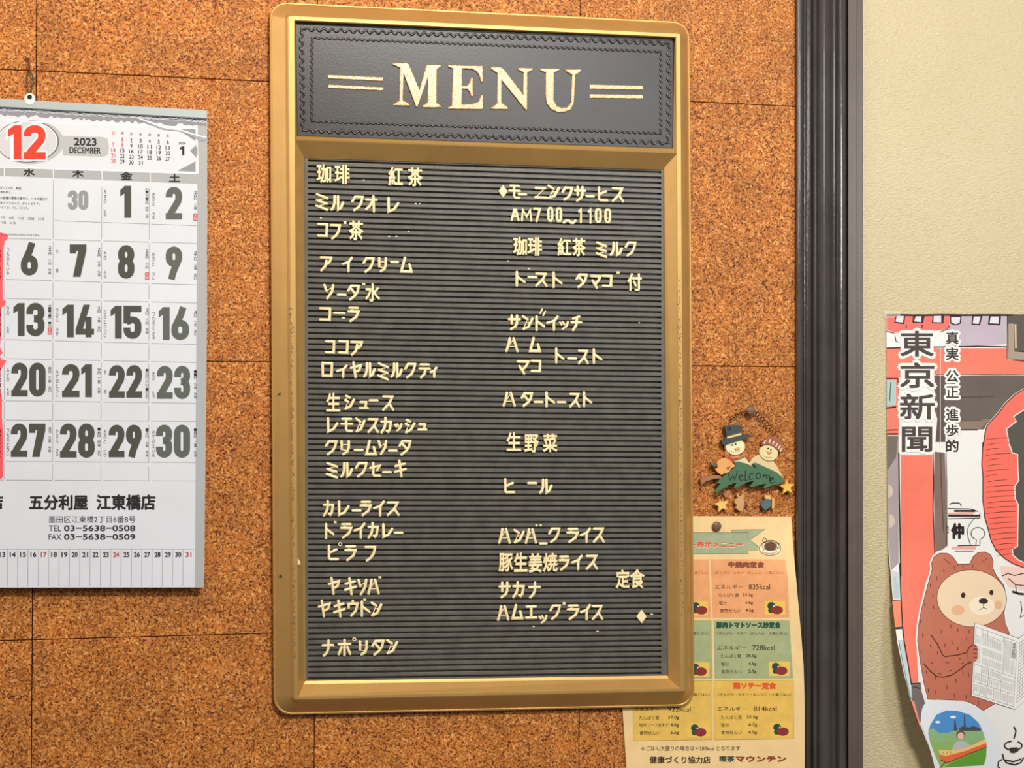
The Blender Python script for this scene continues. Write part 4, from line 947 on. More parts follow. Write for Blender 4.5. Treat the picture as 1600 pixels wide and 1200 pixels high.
g = Geo(); LS.text(g, 'ロリー表示メニュー', 1053, 846.3, 1161, 856.3, 5.5, bold=.03, slope=-.01); g.build('banner_text', ink('#d6583c'), LF)
# cup drawing
pp('cup_drawing', [ell(*C8(818, 382), 16.5, 10.5, 26)], wood('#efe0b8'), 4); g = Geo()
for e in (ell(*C8(818, 382), 16.8, 10.8, 26), ell(*C8(822, 355), 13, 8, 26), ell(*C8(822, 362), 9.6, 6.2, 22), ell(*C8(770, 312), 3, 4, 12), ell(*C8(892, 358), 2.6, 4.6, 12), ell(*C8(815, 405), 11, 4, 18)): LS.line(g, e, .75, 6, closed=True)
g.build('cup_outline', ink('#33281c'), LF); pp('coffee_print', [ell(*C8(822, 362), 9, 5.7, 22)], ink('#6b3d2c'), 5.5)
def ltx(g, s, x0, x1, y0, y1, b=.012, sl=0): LS.text(g, s, x0, y0, x1, y1, 5, bold=b, slope=sl)
g = Geo(); ltx(g, '牛焼肉定食', 1137, 1194.5, 877.3, 887.3, .05); g.build('dish_name', ink('#8a4a34'), LF)
g = Geo(); ltx(g, '豚肉トマトソース炒定食', 1119, 1220, 971.3, 981.8, .05); g.build('dish_name', ink('#27503a'), LF)
g = Geo(); ltx(g, '鶏ソテー定食', 1145.5, 1213, 1066, 1076.9, .05); g.build('dish_name', ink('#df5a2c'), LF)
SM = '（きんぴら・みそ汁・おしんこ・小盛ごはん）'
g = Geo(); ltx(g, SM, 1116.5, 1225, 892.5, 897, .004); ltx(g, '盛ごはん）', 1085.5, 1106, 892.5, 897.2, .004); g.build('side_dish_text', ink('#c2633a'), LF)
g = Geo(); ltx(g, SM, 1121, 1230.5, 987, 991.7, .004); ltx(g, '盛ごはん）', 1083.5, 1107.5, 987, 991.7, .004); ltx(g, SM, 1122.5, 1236.2, 1082.7, 1087.3, .004); ltx(g, '盛ごはん）', 1083.5, 1109, 1082.7, 1087.3, .004)
rows5 = [((1117, 1160.6, 913.3, 920.4), '835kcal', (1170, 1203.2), [(1123, 1154.5, 927, 932.7), (1160, 1176.3)], '23.2g', [(1123.4, 1135.6, 939, 945), (1164.7, 1176.4)], '5.6g', [(1124.8, 1158, 950.8, 957), (1165, 1177.3)], '4.5g'),
         ((1120.4, 1165.4, 1008.3, 1015.6), '728kcal', (1175.7, 1210.5), [(1126.3, 1158, 1022, 1028), (1165.4, 1182)], '28.5g', [(1126.7, 1139, 1034.4, 1040.6), (1169.3, 1181.9)], '4.5g', [(1127, 1159, 1046.2, 1052.3), (1169.3, 1182)], '5.9g'),
         ((1120.8, 1167, 1103.8, 1110.6), '814kcal', (1177.6, 1213.4), [(1126.4, 1159.2, 1117.6, 1123.8), (1166.4, 1184)], '35.5g', [(1126.4, 1139, 1129.6, 1135.8), (1169.7, 1183)], '6.7g', [(1126.6, 1159.2, 1141.6, 1147.4), (1169.3, 1182.6)], '4.5g'),
         ((992, 1030, 1105, 1111.3), '922kcal', (1043.7, 1079.2), [(998.8, 1030, 1118.2, 1124.8), (1043.7, 1061.2)], '37.0g', [(998.8, 1046, 1129.8, 1136.4), (1047.5, 1060.4)], '4.6g', [(999.3, 1031, 1142, 1148.4), (1047.8, 1060.6)], '5.5g')]
for i, (a, kc, kx, p1, v1, p2, v2, p3, v3) in enumerate(rows5):
    ltx(g, 'エネルギー', *a, .008); ltx(g, kc, kx[0], kx[1], a[2] - .3, a[3] + .3, .012)
    for s, q, v in (('たんぱく質', p1, v1), ('塩分(ソース含まず)' if i == 3 else '塩分', p2, v2), ('食物せんい', p3, v3)):
        ltx(g, s, *q[0], .012); ltx(g, v, q[1][0], q[1][1], q[0][2], q[0][3], .015)
ltx(g, '☆ごはん大盛りの場合は＋200kcal となります', 1001, 1156.3, 1165.3, 1173, .01); ltx(g, '健康づくり協力店', 1015, 1110.3, 1181.5, 1193, .02)
o = g.build('nutrition_text', ink('#33261a'), LF); o['kind'] = 'stuff'
g = Geo(); ltx(g, '喫茶', 1124.3, 1147.6, 1181, 1190.7, .03); g.build('shop_kind', ink('#28483c'), LF)
g = Geo(); ltx(g, 'マウンテン', 1149.5, 1228.5, 1181, 1190.7, .05); g.build('cafe_name', ink('#8e2f27'), LF)
for (x0, y0, x1, y1) in ((1194.4, 939, 1227, 961.4), (1079, 939, 1106.3, 962), (1201.3, 1033.6, 1234, 1056.4), (1075, 1035, 1108.5, 1057.7), (1202.2, 1128.6, 1237.4, 1151.6), (1073.3, 1129.6, 1109, 1152.7)):
    pp('picture_box', [[(x0, y0), (x1, y0), (x1, y1), (x0, y1)]], ink('#e8c05a'), 4)
    cx, cy = (x0 + x1) / 2, (y0 + y1) / 2
    pp('pepper_print', [ell(cx - 5.5, cy - 3.5, 6.2, 6.2, 14), [(cx - 11, cy + 3), (cx - 3, cy - 3), (cx, cy + 8), (cx - 9, cy + 7.5)]], ink('#2c4a38'), 5)
    pp('tomato_print', [ell(cx + 3.5, cy + 3, 9.3, 6.6, 16)], ink('#8a3136'), 6); pp('shine_print', [ell(cx - 1.5, cy - 3.2, 1.3, 1.3, 8)], ink('#f0e2c0'), 7)

# ================================================================ NEWSPAPER POSTER
def pod(x, y): return .0018 + .042 * ss((y - 800) / 420) ** 1.1 * (1 - ss((x - 1400) / 200))
PS = Sheet(pod, 11)
PO = empty('newspaper_poster', unp(1540, 1210, .002)); tag(PO, 'illustrated newspaper poster with red lantern, its lower left corner curling off the cream wall', 'poster')
left = [(1384.8, 491), (1385.6, 600), (1386.5, 740), (1387.3, 830), (1389, 870), (1391.5, 893), (1394.7, 930), (1398.5, 975), (1402, 1003), (1411.7, 1050), (1423, 1092), (1437.5, 1132), (1452, 1168), (1466, 1200), (1476, 1222)]
XE = 1722
WHT = mat('poster_paper', '#e6e4e0', .5, 0, 0)
g = Geo(); sheet_body(g, left[::-1] + [(XE, 491.5), (XE, 1222)], PS, .0003); g.build('poster_paper', WHT, PO)
def P4(u, v): return (1370 + u / 5.457, 480 + v / 5.457)
def P6(u, v): return (1370 + u / 5.457, 680 + v / 5.457)
def Pa(u, v): return (1370 + u / 6, 860 + v / 6)
def Pb(u, v): return (1370 + u / 6, 1000 + v / 6)
def P(f, L): return [f(*q) for q in L]
def art(name, polys, col, layer, rough=.5, label=None, var=0):
    return pp(name, polys, mat('art_' + col.lstrip('#') + ('v' if var else ''), col, rough, 0, 0, var=var, vscale=22) if var else ink(col, rough), layer, PO, PS, label)
def lx(y):   # x of the left edge at row y
    for (a, b), (c, d) in zip(left, left[1:]):
        if b <= y <= d: return a + (c - a) * (y - b) / (d - b)
    return left[-1][0]
CR = '#f0745c'
art('printed_roof', [[(1385.2, 492), (1484, 492), (1484, 511), (1478, 515), (1460, 517), (1400, 520), (1385.5, 516)]], '#e8685c', 1, label='red roof print', var=.12)
art('printed_sky', [[(1484, 492), (1572, 492), (1572, 538), (1484, 542), (1482, 520)]], '#b7a7b4', 1, var=.08)
art('printed_beam', [[(1385.2, 544), (1573, 544), (1573, 563), (XE, 563), (XE, 584.5), (1460, 584.5), (1460, 590), (1385.8, 590)]], CR, 1, label='coral red beam print', var=.08)
art('printed_eaves', [[(1460, 587), (XE, 586), (XE, 650), (1560, 650), (1537, 671), (1470, 671), (1460, 640)]], '#5e544a', 1, label='dark eaves print', var=.15)
art('printed_eaves_light', [[(1482, 658), (1548, 655), (1530, 671), (1478, 671)]], '#86705e', 2, var=.1)
art('printed_left_wall', [[(1385.8, 590), (1405, 590), (1405, 680), (1386.3, 680)]], CR, 1, var=.08)
art('printed_window', [P(P4, [(84, 620), (165, 620), (165, 832), (84, 845)])], '#a9c2bd', 2)
art('printed_shade', [[(1386.2, 681), (1404, 681), (1404, 880), (1392, 892), (1387.3, 830)]], '#a39494', 2, var=.1)
art('printed_shade_dark', [[(1386.2, 681), (1403, 681), (1400, 715), (1386.6, 735)]], '#6e6158', 3, var=.15)
art('printed_rivets', [P(P6, ell(97, 478, 43, 55, 18, -90, 90)), P(P6, ell(105, 732, 50, 58, 18, -90, 90))], '#cbb9ab', 3)
art('printed_pillar', [P(P6, [(203, 170), (472, 170), (478, 400), (485, 760), (492, 1010), (460, 1200)]) + [(1448, 905), (1441, 935), (1434, 975), (1432, 1010), (1435, 1066), (1424, 1066), (1412, 1010), (1408, 940)]], CR, 2, label='coral red pillar print', var=.1)
art('printed_post', [P(P6, [(492, 140), (580, 150), (590, 400), (592, 700), (600, 945), (560, 975), (515, 990), (500, 1000), (490, 700), (487, 400)])], '#7c6558', 3, label='brown post print', var=.14)
art('printed_dark_panel', [P(P4, [(500, 580), (575, 590), (585, 1150), (500, 1150), (520, 900)])], '#5f5049', 1.5)
art('printed_pale_strip', [[(lx(890) + .6, 890), (1406, 895), (1408, 935), (1397, 936)]], '#c9cdd0', 3)
art('printed_figure', [P(Pa, [(168, 235), (185, 250), (190, 290), (205, 330), (205, 445), (160, 450), (160, 320), (150, 290), (153, 255)])], '#b4c3c8', 4)
art('printed_strip_red', [P(Pa, [(145, 475), (222, 475), (238, 715), (172, 720)])], '#ef8a6a', 4)
art('printed_strip_blue', [P(Pb, [(200, 0), (250, 0), (290, 300), (330, 545), (308, 540)])], '#b3ccd0', 4)
art('printed_dark_corner', [P(Pb, [(322, 400), (412, 400), (420, 480), (455, 600), (425, 640), (412, 760), (395, 790), (330, 560)])], '#6d635f', 4, var=.1)
art('printed_red_tip', [P(Pb, [(322, 575), (350, 572), (412, 805), (395, 815)])], '#ea8c78', 5)
# lantern print
def grow(poly, e):
    cx = sum(p[0] for p in poly) / len(poly); cy = sum(p[1] for p in poly) / len(poly); o = []; n = len(poly)
    a2 = sum(poly[i][0] * poly[(i + 1) % n][1] - poly[(i + 1) % n][0] * poly[i][1] for i in range(n)); sg = 1 if a2 > 0 else -1
    for i in range(n):
        (ax, ay), (bx, by), (cx_, cy_) = poly[i - 1], poly[i], poly[(i + 1) % n]; dx, dy = cx_ - ax, cy_ - ay; l = math.hypot(dx, dy) or 1
        o.append((bx + dy / l * e * sg, by - dx / l * e * sg))
    return o
grow_ = grow
lant = P(P4, [(1255, 700), (1180, 745), (1100, 820), (1040, 900), (985, 960), (940, 1010), (925, 1060), (912, 1150), (905, 1200)]) + P(P6, [(905, 60), (900, 150), (895, 250), (905, 350), (905, 450), (905, 560), (915, 640), (920, 700), (950, 800), (975, 900), (1020, 985), (1090, 1050), (1160, 1095), (1255, 1130)])
MX = 1640
def mir(poly): return poly + [(2 * MX - x, y) for x, y in poly[::-1]]
g = Geo(); PS.poly(g, [(max(x, 0), y) for x, y in grow_(mir(lant), 1.6)], 3); g.build('lantern_halo', ink('#efece8'), PO)
g = Geo(); PS.poly(g, mir(lant), 4); g.build('lantern_print', mat('art_lantern', '#f26a58', .5, 0, 0, var=.05, vscale=20), PO, label='large coral red paper lantern print')
Lk = P(P4, [(1255, 880), (1170, 935), (1195, 975), (1110, 1040), (1140, 1200)]) + P(P6, [(1120, 0), (1130, 60), (1160, 150), (1205, 160), (1208, 300), (1215, 385), (1180, 440), (1185, 540), (1210, 590), (1205, 950), (1160, 975), (1165, 1020), (1210, 1060), (1255, 1080)])
g = Geo(); PS.poly(g, grow_(mir(Lk), 1.7), 5); g.build('lantern_character_edge', ink('#ecebe6'), PO)
g = Geo(); PS.poly(g, mir(Lk), 6); g.build('lantern_character', ink('#55524a'), PO, label='huge dark brush strokes of a character on the lantern')
BK = ink('#2a1c1c')
def lines(name, L, col='#2a1c1c', layer=7):
    g = Geo()
    for pts, w in L: PS.line(g, pts, w, layer)
    return g.build(name, ink(col), PO)
ln = []
for i, y in enumerate(range(20, 1020, 45)):
    a = 935 + 8 * math.sin(i * 1.7) + max(0, (y - 700)) * .3; b = 1080 + 60 * math.sin(i * 2.3 + 1) if y < 400 else 1190
    ln.append((P(P6, [(a, y + 18), ((a + b) / 2, y + 4), (b, y)]), [.5, .9, .5]))
lines('lantern_ribs', ln, '#5c1c18')
lines('lantern_outline', [(mir(lant), 1.5)], '#451512')
lines('ink_lines', [
    ([(1385.5, 544), (1430, 542.5), (1490, 542), (1530, 541), (1573, 542)], 1.8), (P(P4, [(500, 575), (700, 572), (1000, 575), (1255, 572)]), .9),
    (P(P4, [(80, 205), (110, 212), (150, 220)]), 1.2), (P(P4, [(155, 240), (165, 290), (185, 298)]), 1.1), (P(P4, [(620, 155), (610, 185), (540, 210)]), 1.2), (P(P4, [(252, 150), (252, 180)]), 1.4), (P(P4, [(388, 150), (388, 175)]), 1.4),
    (P(P4, [(84, 607), (180, 607), (185, 700)]), 1.5), (P(P4, [(84, 860), (165, 850)]), 2), (P(P4, [(120, 640), (110, 800)]), 1), (P(P4, [(84, 1048), (180, 1045)]), 1.4), (P(P4, [(84, 1080), (180, 1080)]), 2.2),
    (P(P6, [(188, 150), (192, 500), (200, 900), (205, 1200)]), 2), (P(Pa, [(215, 120), (225, 400), (240, 700), (262, 900)]) + P(Pb, [(255, 0), (290, 200), (325, 420)]), 1.7), (P(P6, [(480, 160), (484, 400), (480, 640), (495, 1010)]), 1.4), (P(P6, [(545, 150), (550, 420), (570, 830)]), .7),
    (P(P6, [(590, 150), (597, 400), (597, 640), (600, 940)]), 1), (P(P4, [(720, 768), (1000, 760)]), .5), (P(P4, [(720, 968), (900, 965)]), .8), (P(P4, [(710, 1045), (860, 1045)]), 1.6),
    (P(Pb, [(205, 0), (240, 200), (315, 540), (330, 555)]), .6), (P(Pb, [(320, 575), (400, 815)]), .9), (P(Pb, [(325, 400), (345, 410), (380, 402), (412, 405)]), 1.4), (P(Pb, [(330, 450), (360, 440), (405, 455)]), 1.2), (P(Pa, [(145, 470), (225, 465)]), 1.2), (P(Pa, [(175, 730), (240, 725)]), 3)], layer=8)
# roof tiles along the top
def Pt(u, v): return (1380 + u / 10, 480 + v / 10)
TI = [(P(Pt, [(195, 110), (348, 110), (330, 265), (170, 245)]), P(Pt, [(218, 118), (325, 118), (308, 240), (192, 226)])), (P(Pt, [(470, 110), (652, 110), (626, 248), (455, 240)]), P(Pt, [(522, 118), (600, 118), (590, 232), (480, 220)])),
      (P(Pt, [(775, 110), (957, 110), (942, 253), (760, 250)]), P(Pt, [(792, 118), (905, 118), (905, 236), (783, 232)])), (P(P4, [(622, 72), (724, 72), (718, 138), (672, 156), (625, 138)]), P(P4, [(634, 84), (712, 84), (706, 132), (672, 145), (636, 130)])),
      (P(P4, [(815, 68), (902, 68), (880, 155), (806, 148)]), P(P4, [(828, 80), (885, 80), (868, 142), (818, 138)])), (P(P4, [(957, 68), (1060, 68), (1052, 155), (948, 148)]), P(P4, [(972, 80), (1042, 80), (1038, 140), (962, 136)])),
      (P(P4, [(1110, 68), (1178, 68), (1178, 138), (1110, 135)]), P(P4, [(1122, 80), (1168, 80), (1168, 125), (1122, 125)]))]
for o_, i_ in TI: art('tile_end_outline', [o_], '#33202a', 3); art('tile_end', [i_], '#d8d4da', 4)
lines('roof_line', [(P(P4, [(84, 68), (200, 66), (360, 70), (560, 65), (760, 68), (1000, 66), (1160, 68)]), 3)], '#33202a', 5)
# metal fitting
art('printed_metal_fitting', [P(P4, [(1115, 60), (1820, 60), (1820, 450), (1255, 455), (1120, 440)])], '#57534a', 4); art('printed_metal_edge', [P(P4, [(1122, 140), (1170, 140), (1172, 372), (1255, 385), (1760, 385), (1800, 440), (1255, 450), (1122, 435)])], '#a39482', 5)
art('printed_glint', [P(P4, [(1176, 145), (1190, 145), (1192, 350), (1180, 350)])], '#e6c79a', 6); lines('fitting_lines', [(P(P4, [(1112, 60), (1112, 445), (1255, 460)]), 1.2), (P(P4, [(1175, 375), (1255, 380)]), 1)], layer=7)
# paper lantern sign behind
lines('small_sign_lines', [(P(P6, [(622, 590), (640, 578), (700, 578), (718, 590), (718, 605)]), 1.6), (P(P6, [(605, 625), (800, 628), (865, 650)]), 1.2), (P(P6, [(660, 645), (840, 645)]), 3), (P(P6, [(610, 685), (880, 685)]), 3), (P(P6, [(605, 712), (880, 705)]), 1.2),
    (P(P6, [(880, 660), (880, 705)]), 1), (P(P6, [(830, 712), (790, 760), (770, 810), (778, 870), (800, 935)]), 1), (P(P6, [(690, 942), (880, 938)]), 1.3), (P(P6, [(665, 988), (825, 988)]), 1), (P(P6, ell(862, 838, 58, 52, 20, 110, 430)), 1.1), (P(P6, [(850, 890), (845, 935)]), .9), (P(P6, [(880, 890), (880, 930)]), .9)])
art('small_sign_tint', [P(P6, [(605, 660), (840, 655), (820, 672), (605, 675)]), P(P6, [(640, 950), (850, 945), (840, 975), (640, 972)])], '#e8a393', 4)
g = Geo(); PS.text(g, '仲', *P6(632, 748), *P6(745, 885), 7, bold=.04); PS.text(g, '日', 1479.4, 822.5, 1482.2, 833.5, 7, bold=.02); g.build('small_sign_text', BK, PO)
# bear figure (plain generic bear) with newspaper
bear = P(Pa, [(522, 175), (515, 120), (540, 60), (590, 28), (660, 30), (710, 60), (760, 130), (870, 128), (905, 60), (950, 22), (1010, 15), (1065, 40), (1090, 100), (1085, 165), (1115, 230), (1190, 330), (1215, 450), (1190, 580), (1200, 680), (1240, 775)]) + P(Pb, [(1250, 400), (1100, 600), (995, 660), (930, 610), (850, 575), (700, 560), (480, 555), (440, 380), (410, 200), (385, 0)]) + P(Pa, [(385, 840), (395, 700), (420, 560), (455, 420), (490, 290), (515, 200)])
art('bear_halo', [grow(bear, 3.4)], '#eceae6', 5); art('bear_outline', [grow(bear, .9)], '#3b1d18', 6.5); art('bear_print', [bear], '#bd6c53', 7.5, label='plain brown cartoon bear print', var=.07)
facep = P(Pa, ell(890, 450, 325, 265, 36, rot=4)); art('bear_face_line', [grow(facep, .8)], '#3b1d18', 8.5); art('bear_face', [facep], '#e8cfae', 9.5)
art('bear_muzzle', [P(Pa, ell(985, 520, 120, 88, 24))], '#f1dfc6', 10.5); art('bear_cheek', [P(Pa, ell(760, 560, 62, 48, 18)), P(Pa, ell(1140, 510, 40, 42, 18))], '#e3b08c', 10.2)
art('bear_features', [P(Pa, ell(810, 420, 22, 26, 14)), P(Pa, ell(1075, 395, 20, 25, 14)), P(Pa, ell(1000, 475, 44, 28, 18))], '#3a2a26', 11.5)
ticks = []
rt_ = random.Random(5)
for (u, v) in ((628, 195), (560, 260), (500, 330), (522, 420), (447, 510), (527, 530), (413, 665), (430, 800), (500, 900), (415, 950), (690, 710), (608, 760), (760, 750), (865, 760), (840, 830), (705, 860), (640, 890), (760, 920), (570, 960), (805, 150), (725, 165), (900, 150), (1050, 155)):
    ticks.append((P(Pa, [(u, v - 18), (u + rt_.uniform(-4, 8), v + 18)]), .9))
for (u, v) in ((465, 305), (545, 350), (740, 380), (655, 440), (480, 470), (550, 495), (725, 520), (835, 535), (950, 590), (805, 300), (858, 325)): ticks.append((P(Pb, [(u, v - 20), (u + 5, v + 20)]), .9))
for a, b in (((770, 1020), (790, 1012)), ((645, 1055), (680, 1050)), ((500, 1045), (525, 1060)), ((575, 1150), (605, 1162)), ((670, 1135), (700, 1122)), ((795, 1062), (815, 1050))): ticks.append((P(Pa, [a, b]), .9))
lines('bear_fur_ticks', ticks, '#3b1d18', 9)
lines('bear_lines', [(P(Pa, [(510, 795), (570, 880), (620, 985), (640, 995), (760, 980), (840, 958), (880, 905), (930, 885)]), 1.4), (P(Pa, [(440, 1060), (500, 1130), (560, 1180), (620, 1188), (700, 1170), (790, 1110), (840, 1065), (910, 1040)]), 1.4),
    (P(Pa, [(760, 145), (760, 128), (870, 128)]), 1), (P(Pa, [(625, 75), (690, 125)]), .6), (P(Pa, [(985, 110), (1040, 70)]), .6), (P(Pa, [(1000, 505), (1000, 535), (960, 560)]), .9), (P(Pa, [(1000, 535), (1040, 552)]), .9)], '#3b1d18', 12)
art('bear_hand', [P(Pa, [(845, 950), (870, 905), (905, 885), (938, 900), (948, 935), (942, 965), (948, 990), (935, 1035), (900, 1050), (860, 1040)])], '#bd6c53', 17); lines('bear_fingers', [(P(Pa, [(905, 930), (930, 922), (946, 935)]), 1.2), (P(Pa, [(905, 968), (945, 968)]), 1.2), (P(Pa, [(905, 1002), (942, 1005)]), 1.2), (P(Pa, [(845, 950), (870, 905), (905, 885), (938, 900)]), 1.3)], '#3b1d18', 18.5)
def N8(u, v): return (1500 + u / 7.5, 950 + v / 7.5)
npg = P(N8, [(175, 172), (690, 360), (640, 1185), (137, 1025)]); np2 = P(N8, [(690, 360), (900, 190), (900, 960), (640, 1185)])
art('news_outline', [grow(npg, 1), grow(np2, 1)], '#231f1f', 13); art('news_page', [npg, np2], '#e9e7e2', 14.5, label='white newspaper print')
def bil(q, s, t):
    a = [q[0][k] + (q[1][k] - q[0][k]) * s for k in (0, 1)]; b = [q[3][k] + (q[2][k] - q[3][k]) * s for k in (0, 1)]; return (a[0] + (b[0] - a[0]) * t, a[1] + (b[1] - a[1]) * t)
NL = []; NB = []
for a, b, c, d in ((.03, .05, .97, .05), (.03, .97, .97, .97), (.03, .05, .03, .97), (.97, .05, .97, .97), (.03, .56, .97, .56), (.03, .8, .97, .8), (.68, .05, .68, .56), (.84, .07, .84, .3), (.84, .3, .97, .3), (.3, .12, .66, .12), (.3, .05, .3, .26), (.66, .05, .66, .12),
                   (.2, .56, .2, .8), (.36, .56, .36, .8), (.5, .8, .5, .97), (.66, .56, .66, .97), (.33, .8, .33, .97), (.18, .8, .18, .97), (.82, .8, .82, .97), (.03, .68, .97, .68), (.03, .17, .18, .17), (.18, .05, .18, .17)):
    NL.append(([bil(npg, a, b), bil(npg, c, d)], .55))
rn = random.Random(9)
for (s0, s1, t0, t1) in ((.05, .16, .19, .27), (.05, .16, .3, .54), (.2, .28, .1, .27), (.2, .64, .3, .41), (.2, .64, .43, .54), (.32, .64, .14, .27), (.7, .82, .08, .54), (.86, .95, .33, .54), (.22, .34, .58, .66), (.4, .64, .58, .66), (.7, .95, .6, .66), (.05, .17, .7, .78), (.22, .34, .7, .78),
                         (.4, .62, .7, .78), (.7, .95, .7, .78), (.05, .15, .83, .94), (.2, .3, .83, .95), (.36, .47, .83, .92), (.53, .63, .83, .95), (.7, .8, .83, .95), (.85, .95, .83, .95)):
    s = s0
    while s < s1:
        if s0 >= .7 and t1 - t0 > .2: pass
        NL.append(([bil(npg, s, t0), bil(npg, s, t1 - rn.uniform(0, .02))], .38)); s += .023
for k in range(18): t = .08 + k * .05; NL.append(([bil(np2, .06, t), bil(np2, .9, t)], .5))
for k in range(7): NL.append(([bil(np2, .08 + k * .12, .05), bil(np2, .08 + k * .12, .93)], .4))
lines('news_columns', NL, '#77757a', 15.5)
g = Geo()
for i, ch in enumerate('東京新聞'): a = bil(npg, .86, .09 + i * .05); b = bil(npg, .95, .135 + i * .05); PS.text(g, ch, a[0], a[1], b[0], b[1], 16.5)
g.build('news_masthead', BK, PO)
# steam lines, chair and other brush marks at the right edge
lines('brush_marks', [(P(Pa, [(1175, 240), (1230, 215), (1290, 235), (1380, 215)]), 1.4), (P(Pa, [(1230, 260), (1300, 320), (1380, 330)]), 1.4), (P(Pa, [(1270, 385), (1330, 405), (1380, 410)]), 3.4), (P(Pa, [(1300, 320), (1310, 390)]), 1.2), (P(Pa, [(1350, 475), (1360, 560), (1345, 630), (1380, 610)]), 1.3)], layer=6)
art('brush_tint', [P(Pa, [(1150, 145), (1380, 160), (1380, 370), (1240, 340), (1180, 250)])], '#ecc9bd', 3)
# round inset picture
outer = P(Pb, [(412, 780), (415, 690), (440, 610), (480, 570), (560, 560), (700, 565), (800, 570), (900, 612), (1000, 670), (1080, 760), (1120, 860), (1140, 960), (1150, 1130), (1145, 1330), (575, 1330), (520, 1100), (470, 930)])
art('inset_border', [outer], '#dfe1e6', 9.8); 
circ = P(Pb, [(482, 870), (500, 800), (560, 700), (650, 662), (760, 665), (870, 700), (950, 770), (1000, 870), (1030, 980), (1025, 1100), (1005, 1175), (600, 1200), (545, 1080), (500, 960)])
art('inset_field', [circ], '#8fae62', 10.8, label='green field print')
art('inset_sky', [P(Pb, [(482, 870), (500, 800), (560, 700), (650, 662), (760, 665), (870, 700), (950, 770), (985, 835), (985, 850), (480, 880)])], '#4d8cc9', 11.8)
art('inset_hills', [P(Pb, [(486, 905), (484, 835), (530, 830), (580, 870), (650, 880), (720, 850), (800, 835), (870, 850), (990, 850), (1012, 910), (1020, 960), (520, 960)])], '#8bb07d', 12.8)
art('inset_clouds', [P(Pb, ell(572, 770, 24, 11, 14)), P(Pb, ell(715, 722, 28, 11, 14))], '#f2f2f2', 12.8)
art('inset_towers', [P(Pb, [(728, 750), (738, 750), (748, 820), (760, 850), (722, 850)]), P(Pb, [(818, 700), (828, 700), (835, 850), (815, 850)]), P(Pb, [(770, 830), (800, 810), (870, 820), (900, 805), (965, 825), (975, 852), (770, 852)])], '#4a4c57', 13.8)
art('inset_grass', [P(Pb, [(640, 1190), (1003, 1172), (1025, 1100), (1030, 1010), (900, 1060), (720, 1140)])], '#5f9a35', 12.8)
art('inset_person_hair', [P(Pb, ell(785, 888, 40, 42, 18))], '#6e4c46', 14.8); art('inset_person_face', [P(Pb, ell(787, 900, 30, 34, 18))], '#e6b7a4', 15.8); art('inset_person_coat', [P(Pb, [(700, 1030), (730, 965), (770, 945), (820, 945), (880, 985), (890, 1030), (800, 1060)])], '#b9b6b4', 14.2)
art('inset_train_side', [P(Pb, [(590, 1075), (640, 1090), (830, 1040), (1028, 965), (1030, 1000), (840, 1075), (660, 1150), (600, 1125)])], '#e2673a', 16.8, label='orange train print'); art('inset_train_top', [P(Pb, [(580, 1030), (700, 1035), (830, 1015), (1022, 925), (1028, 965), (830, 1040), (640, 1090), (588, 1072)])], '#ecc07a', 16.8)
lines('inset_lines', [(P(Pb, [(600, 1127), (660, 1152), (840, 1077), (1030, 1002)]), 1), (P(Pb, [(590, 1200), (640, 1150)]), 1.1), (P(Pb, [(620, 1050), (630, 1080)]), .6), (P(Pb, [(655, 1045), (660, 1075)]), .6), (P(Pb, [(690, 1040), (695, 1065)]), .6)], '#402a20', 17.8)
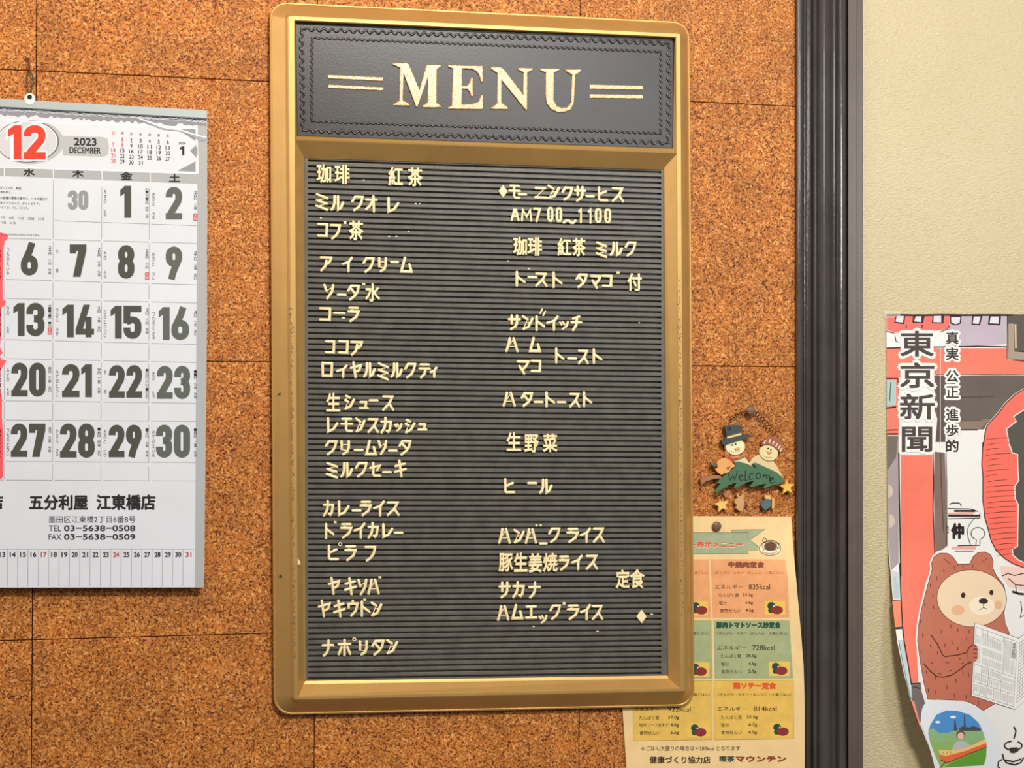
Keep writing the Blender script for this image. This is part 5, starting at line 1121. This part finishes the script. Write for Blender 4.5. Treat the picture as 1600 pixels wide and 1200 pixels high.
# coffee cup print
lines('cup_print', [(P(Pb, [(1285, 812), (1305, 850), (1300, 880), (1285, 925)]), 2.2), (P(Pb, ell(1280, 990, 82, 42, 24, -60, 260)), 2), (P(Pb, [(1180, 1068), (1190, 1115), (1215, 1150), (1290, 1170), (1350, 1150), (1380, 1100)]), 2.2), (P(Pb, [(1205, 1125), (1280, 1140), (1355, 1115)]), 2.2), (P(Pb, [(1175, 1120), (1140, 1140), (1135, 1190), (1180, 1220), (1290, 1240)]), 2.2)], layer=12)
art('coffee_print', [P(Pb, [(1245, 1010), (1320, 1005), (1330, 1040), (1290, 1060), (1250, 1055)])], '#3a322e', 12)
# lettering of the poster with white edge
Y4 = [(516.5, 557.5), (566, 606.5), (614.8, 655.8), (666.3, 706.5)]; XX = [(1406.2, 1459.6), (1405.8, 1460.4), (1405.7, 1461), (1408.6, 1457)]
for ch, (y0, y1), (x0, x1) in zip('東京新聞', Y4, XX):
    g = Geo(); e = 4.6; PS.text(g, ch, x0 - e, y0 - e, x1 + e, y1 + e, 9, bold=e / (y1 - y0 + 2 * e) * .8); PS.poly(g, [(x0 + 1, y0 + 4), (x1 - 1, y0 + 4), (x1 - 1, y1 - 2), (x0 + 1, y1 - 2)], 9); g.build('title_edge', ink('#ebe8e3'), PO)
    g = Geo(); PS.text(g, ch, x0, y0, x1, y1, 11, bold=.024); g.build('title_character', ink('#4c4340'), PO, label='large dark character ' + ch)
for ch, y0, y1 in (('真', 518, 538), ('実', 542.5, 563), ('公', 578, 597.5), ('正', 603.3, 621.8), ('進', 638.3, 657.5), ('歩', 662.5, 682), ('的', 686.5, 706)):
    if ch not in '的':
        g = Geo(); e = 3.4; PS.text(g, ch, 1478 - e, y0 - e, 1498 + e, y1 + e, 9, bold=e / (y1 - y0 + 2 * e) * .8); g.build('slogan_edge', ink('#ebe8e3'), PO)
    g = Geo(); PS.text(g, ch, 1478, y0, 1498, y1, 11, bold=.02); g.build('slogan_character', ink('#332c2a'), PO)
lines('white_rule', [([(1469.3, 517), (1469.3, 706)], .7)], '#efece8', 12)
# clear tape on the poster's top corner
g = Geo(); tp = P(P4, [(60, 30), (200, 38), (200, 85), (70, 95)])
m = mat('clear_tape', '#f3efe0', .15, 0, .6, 400); m.node_tree.nodes['Principled BSDF'].inputs['Alpha'].default_value = .25
g = Geo(); PS.poly(g, tp, 13); o = g.build('clear_tape', m); tag(o, 'clear crinkled tape over the upper left corner of the poster', 'tape')
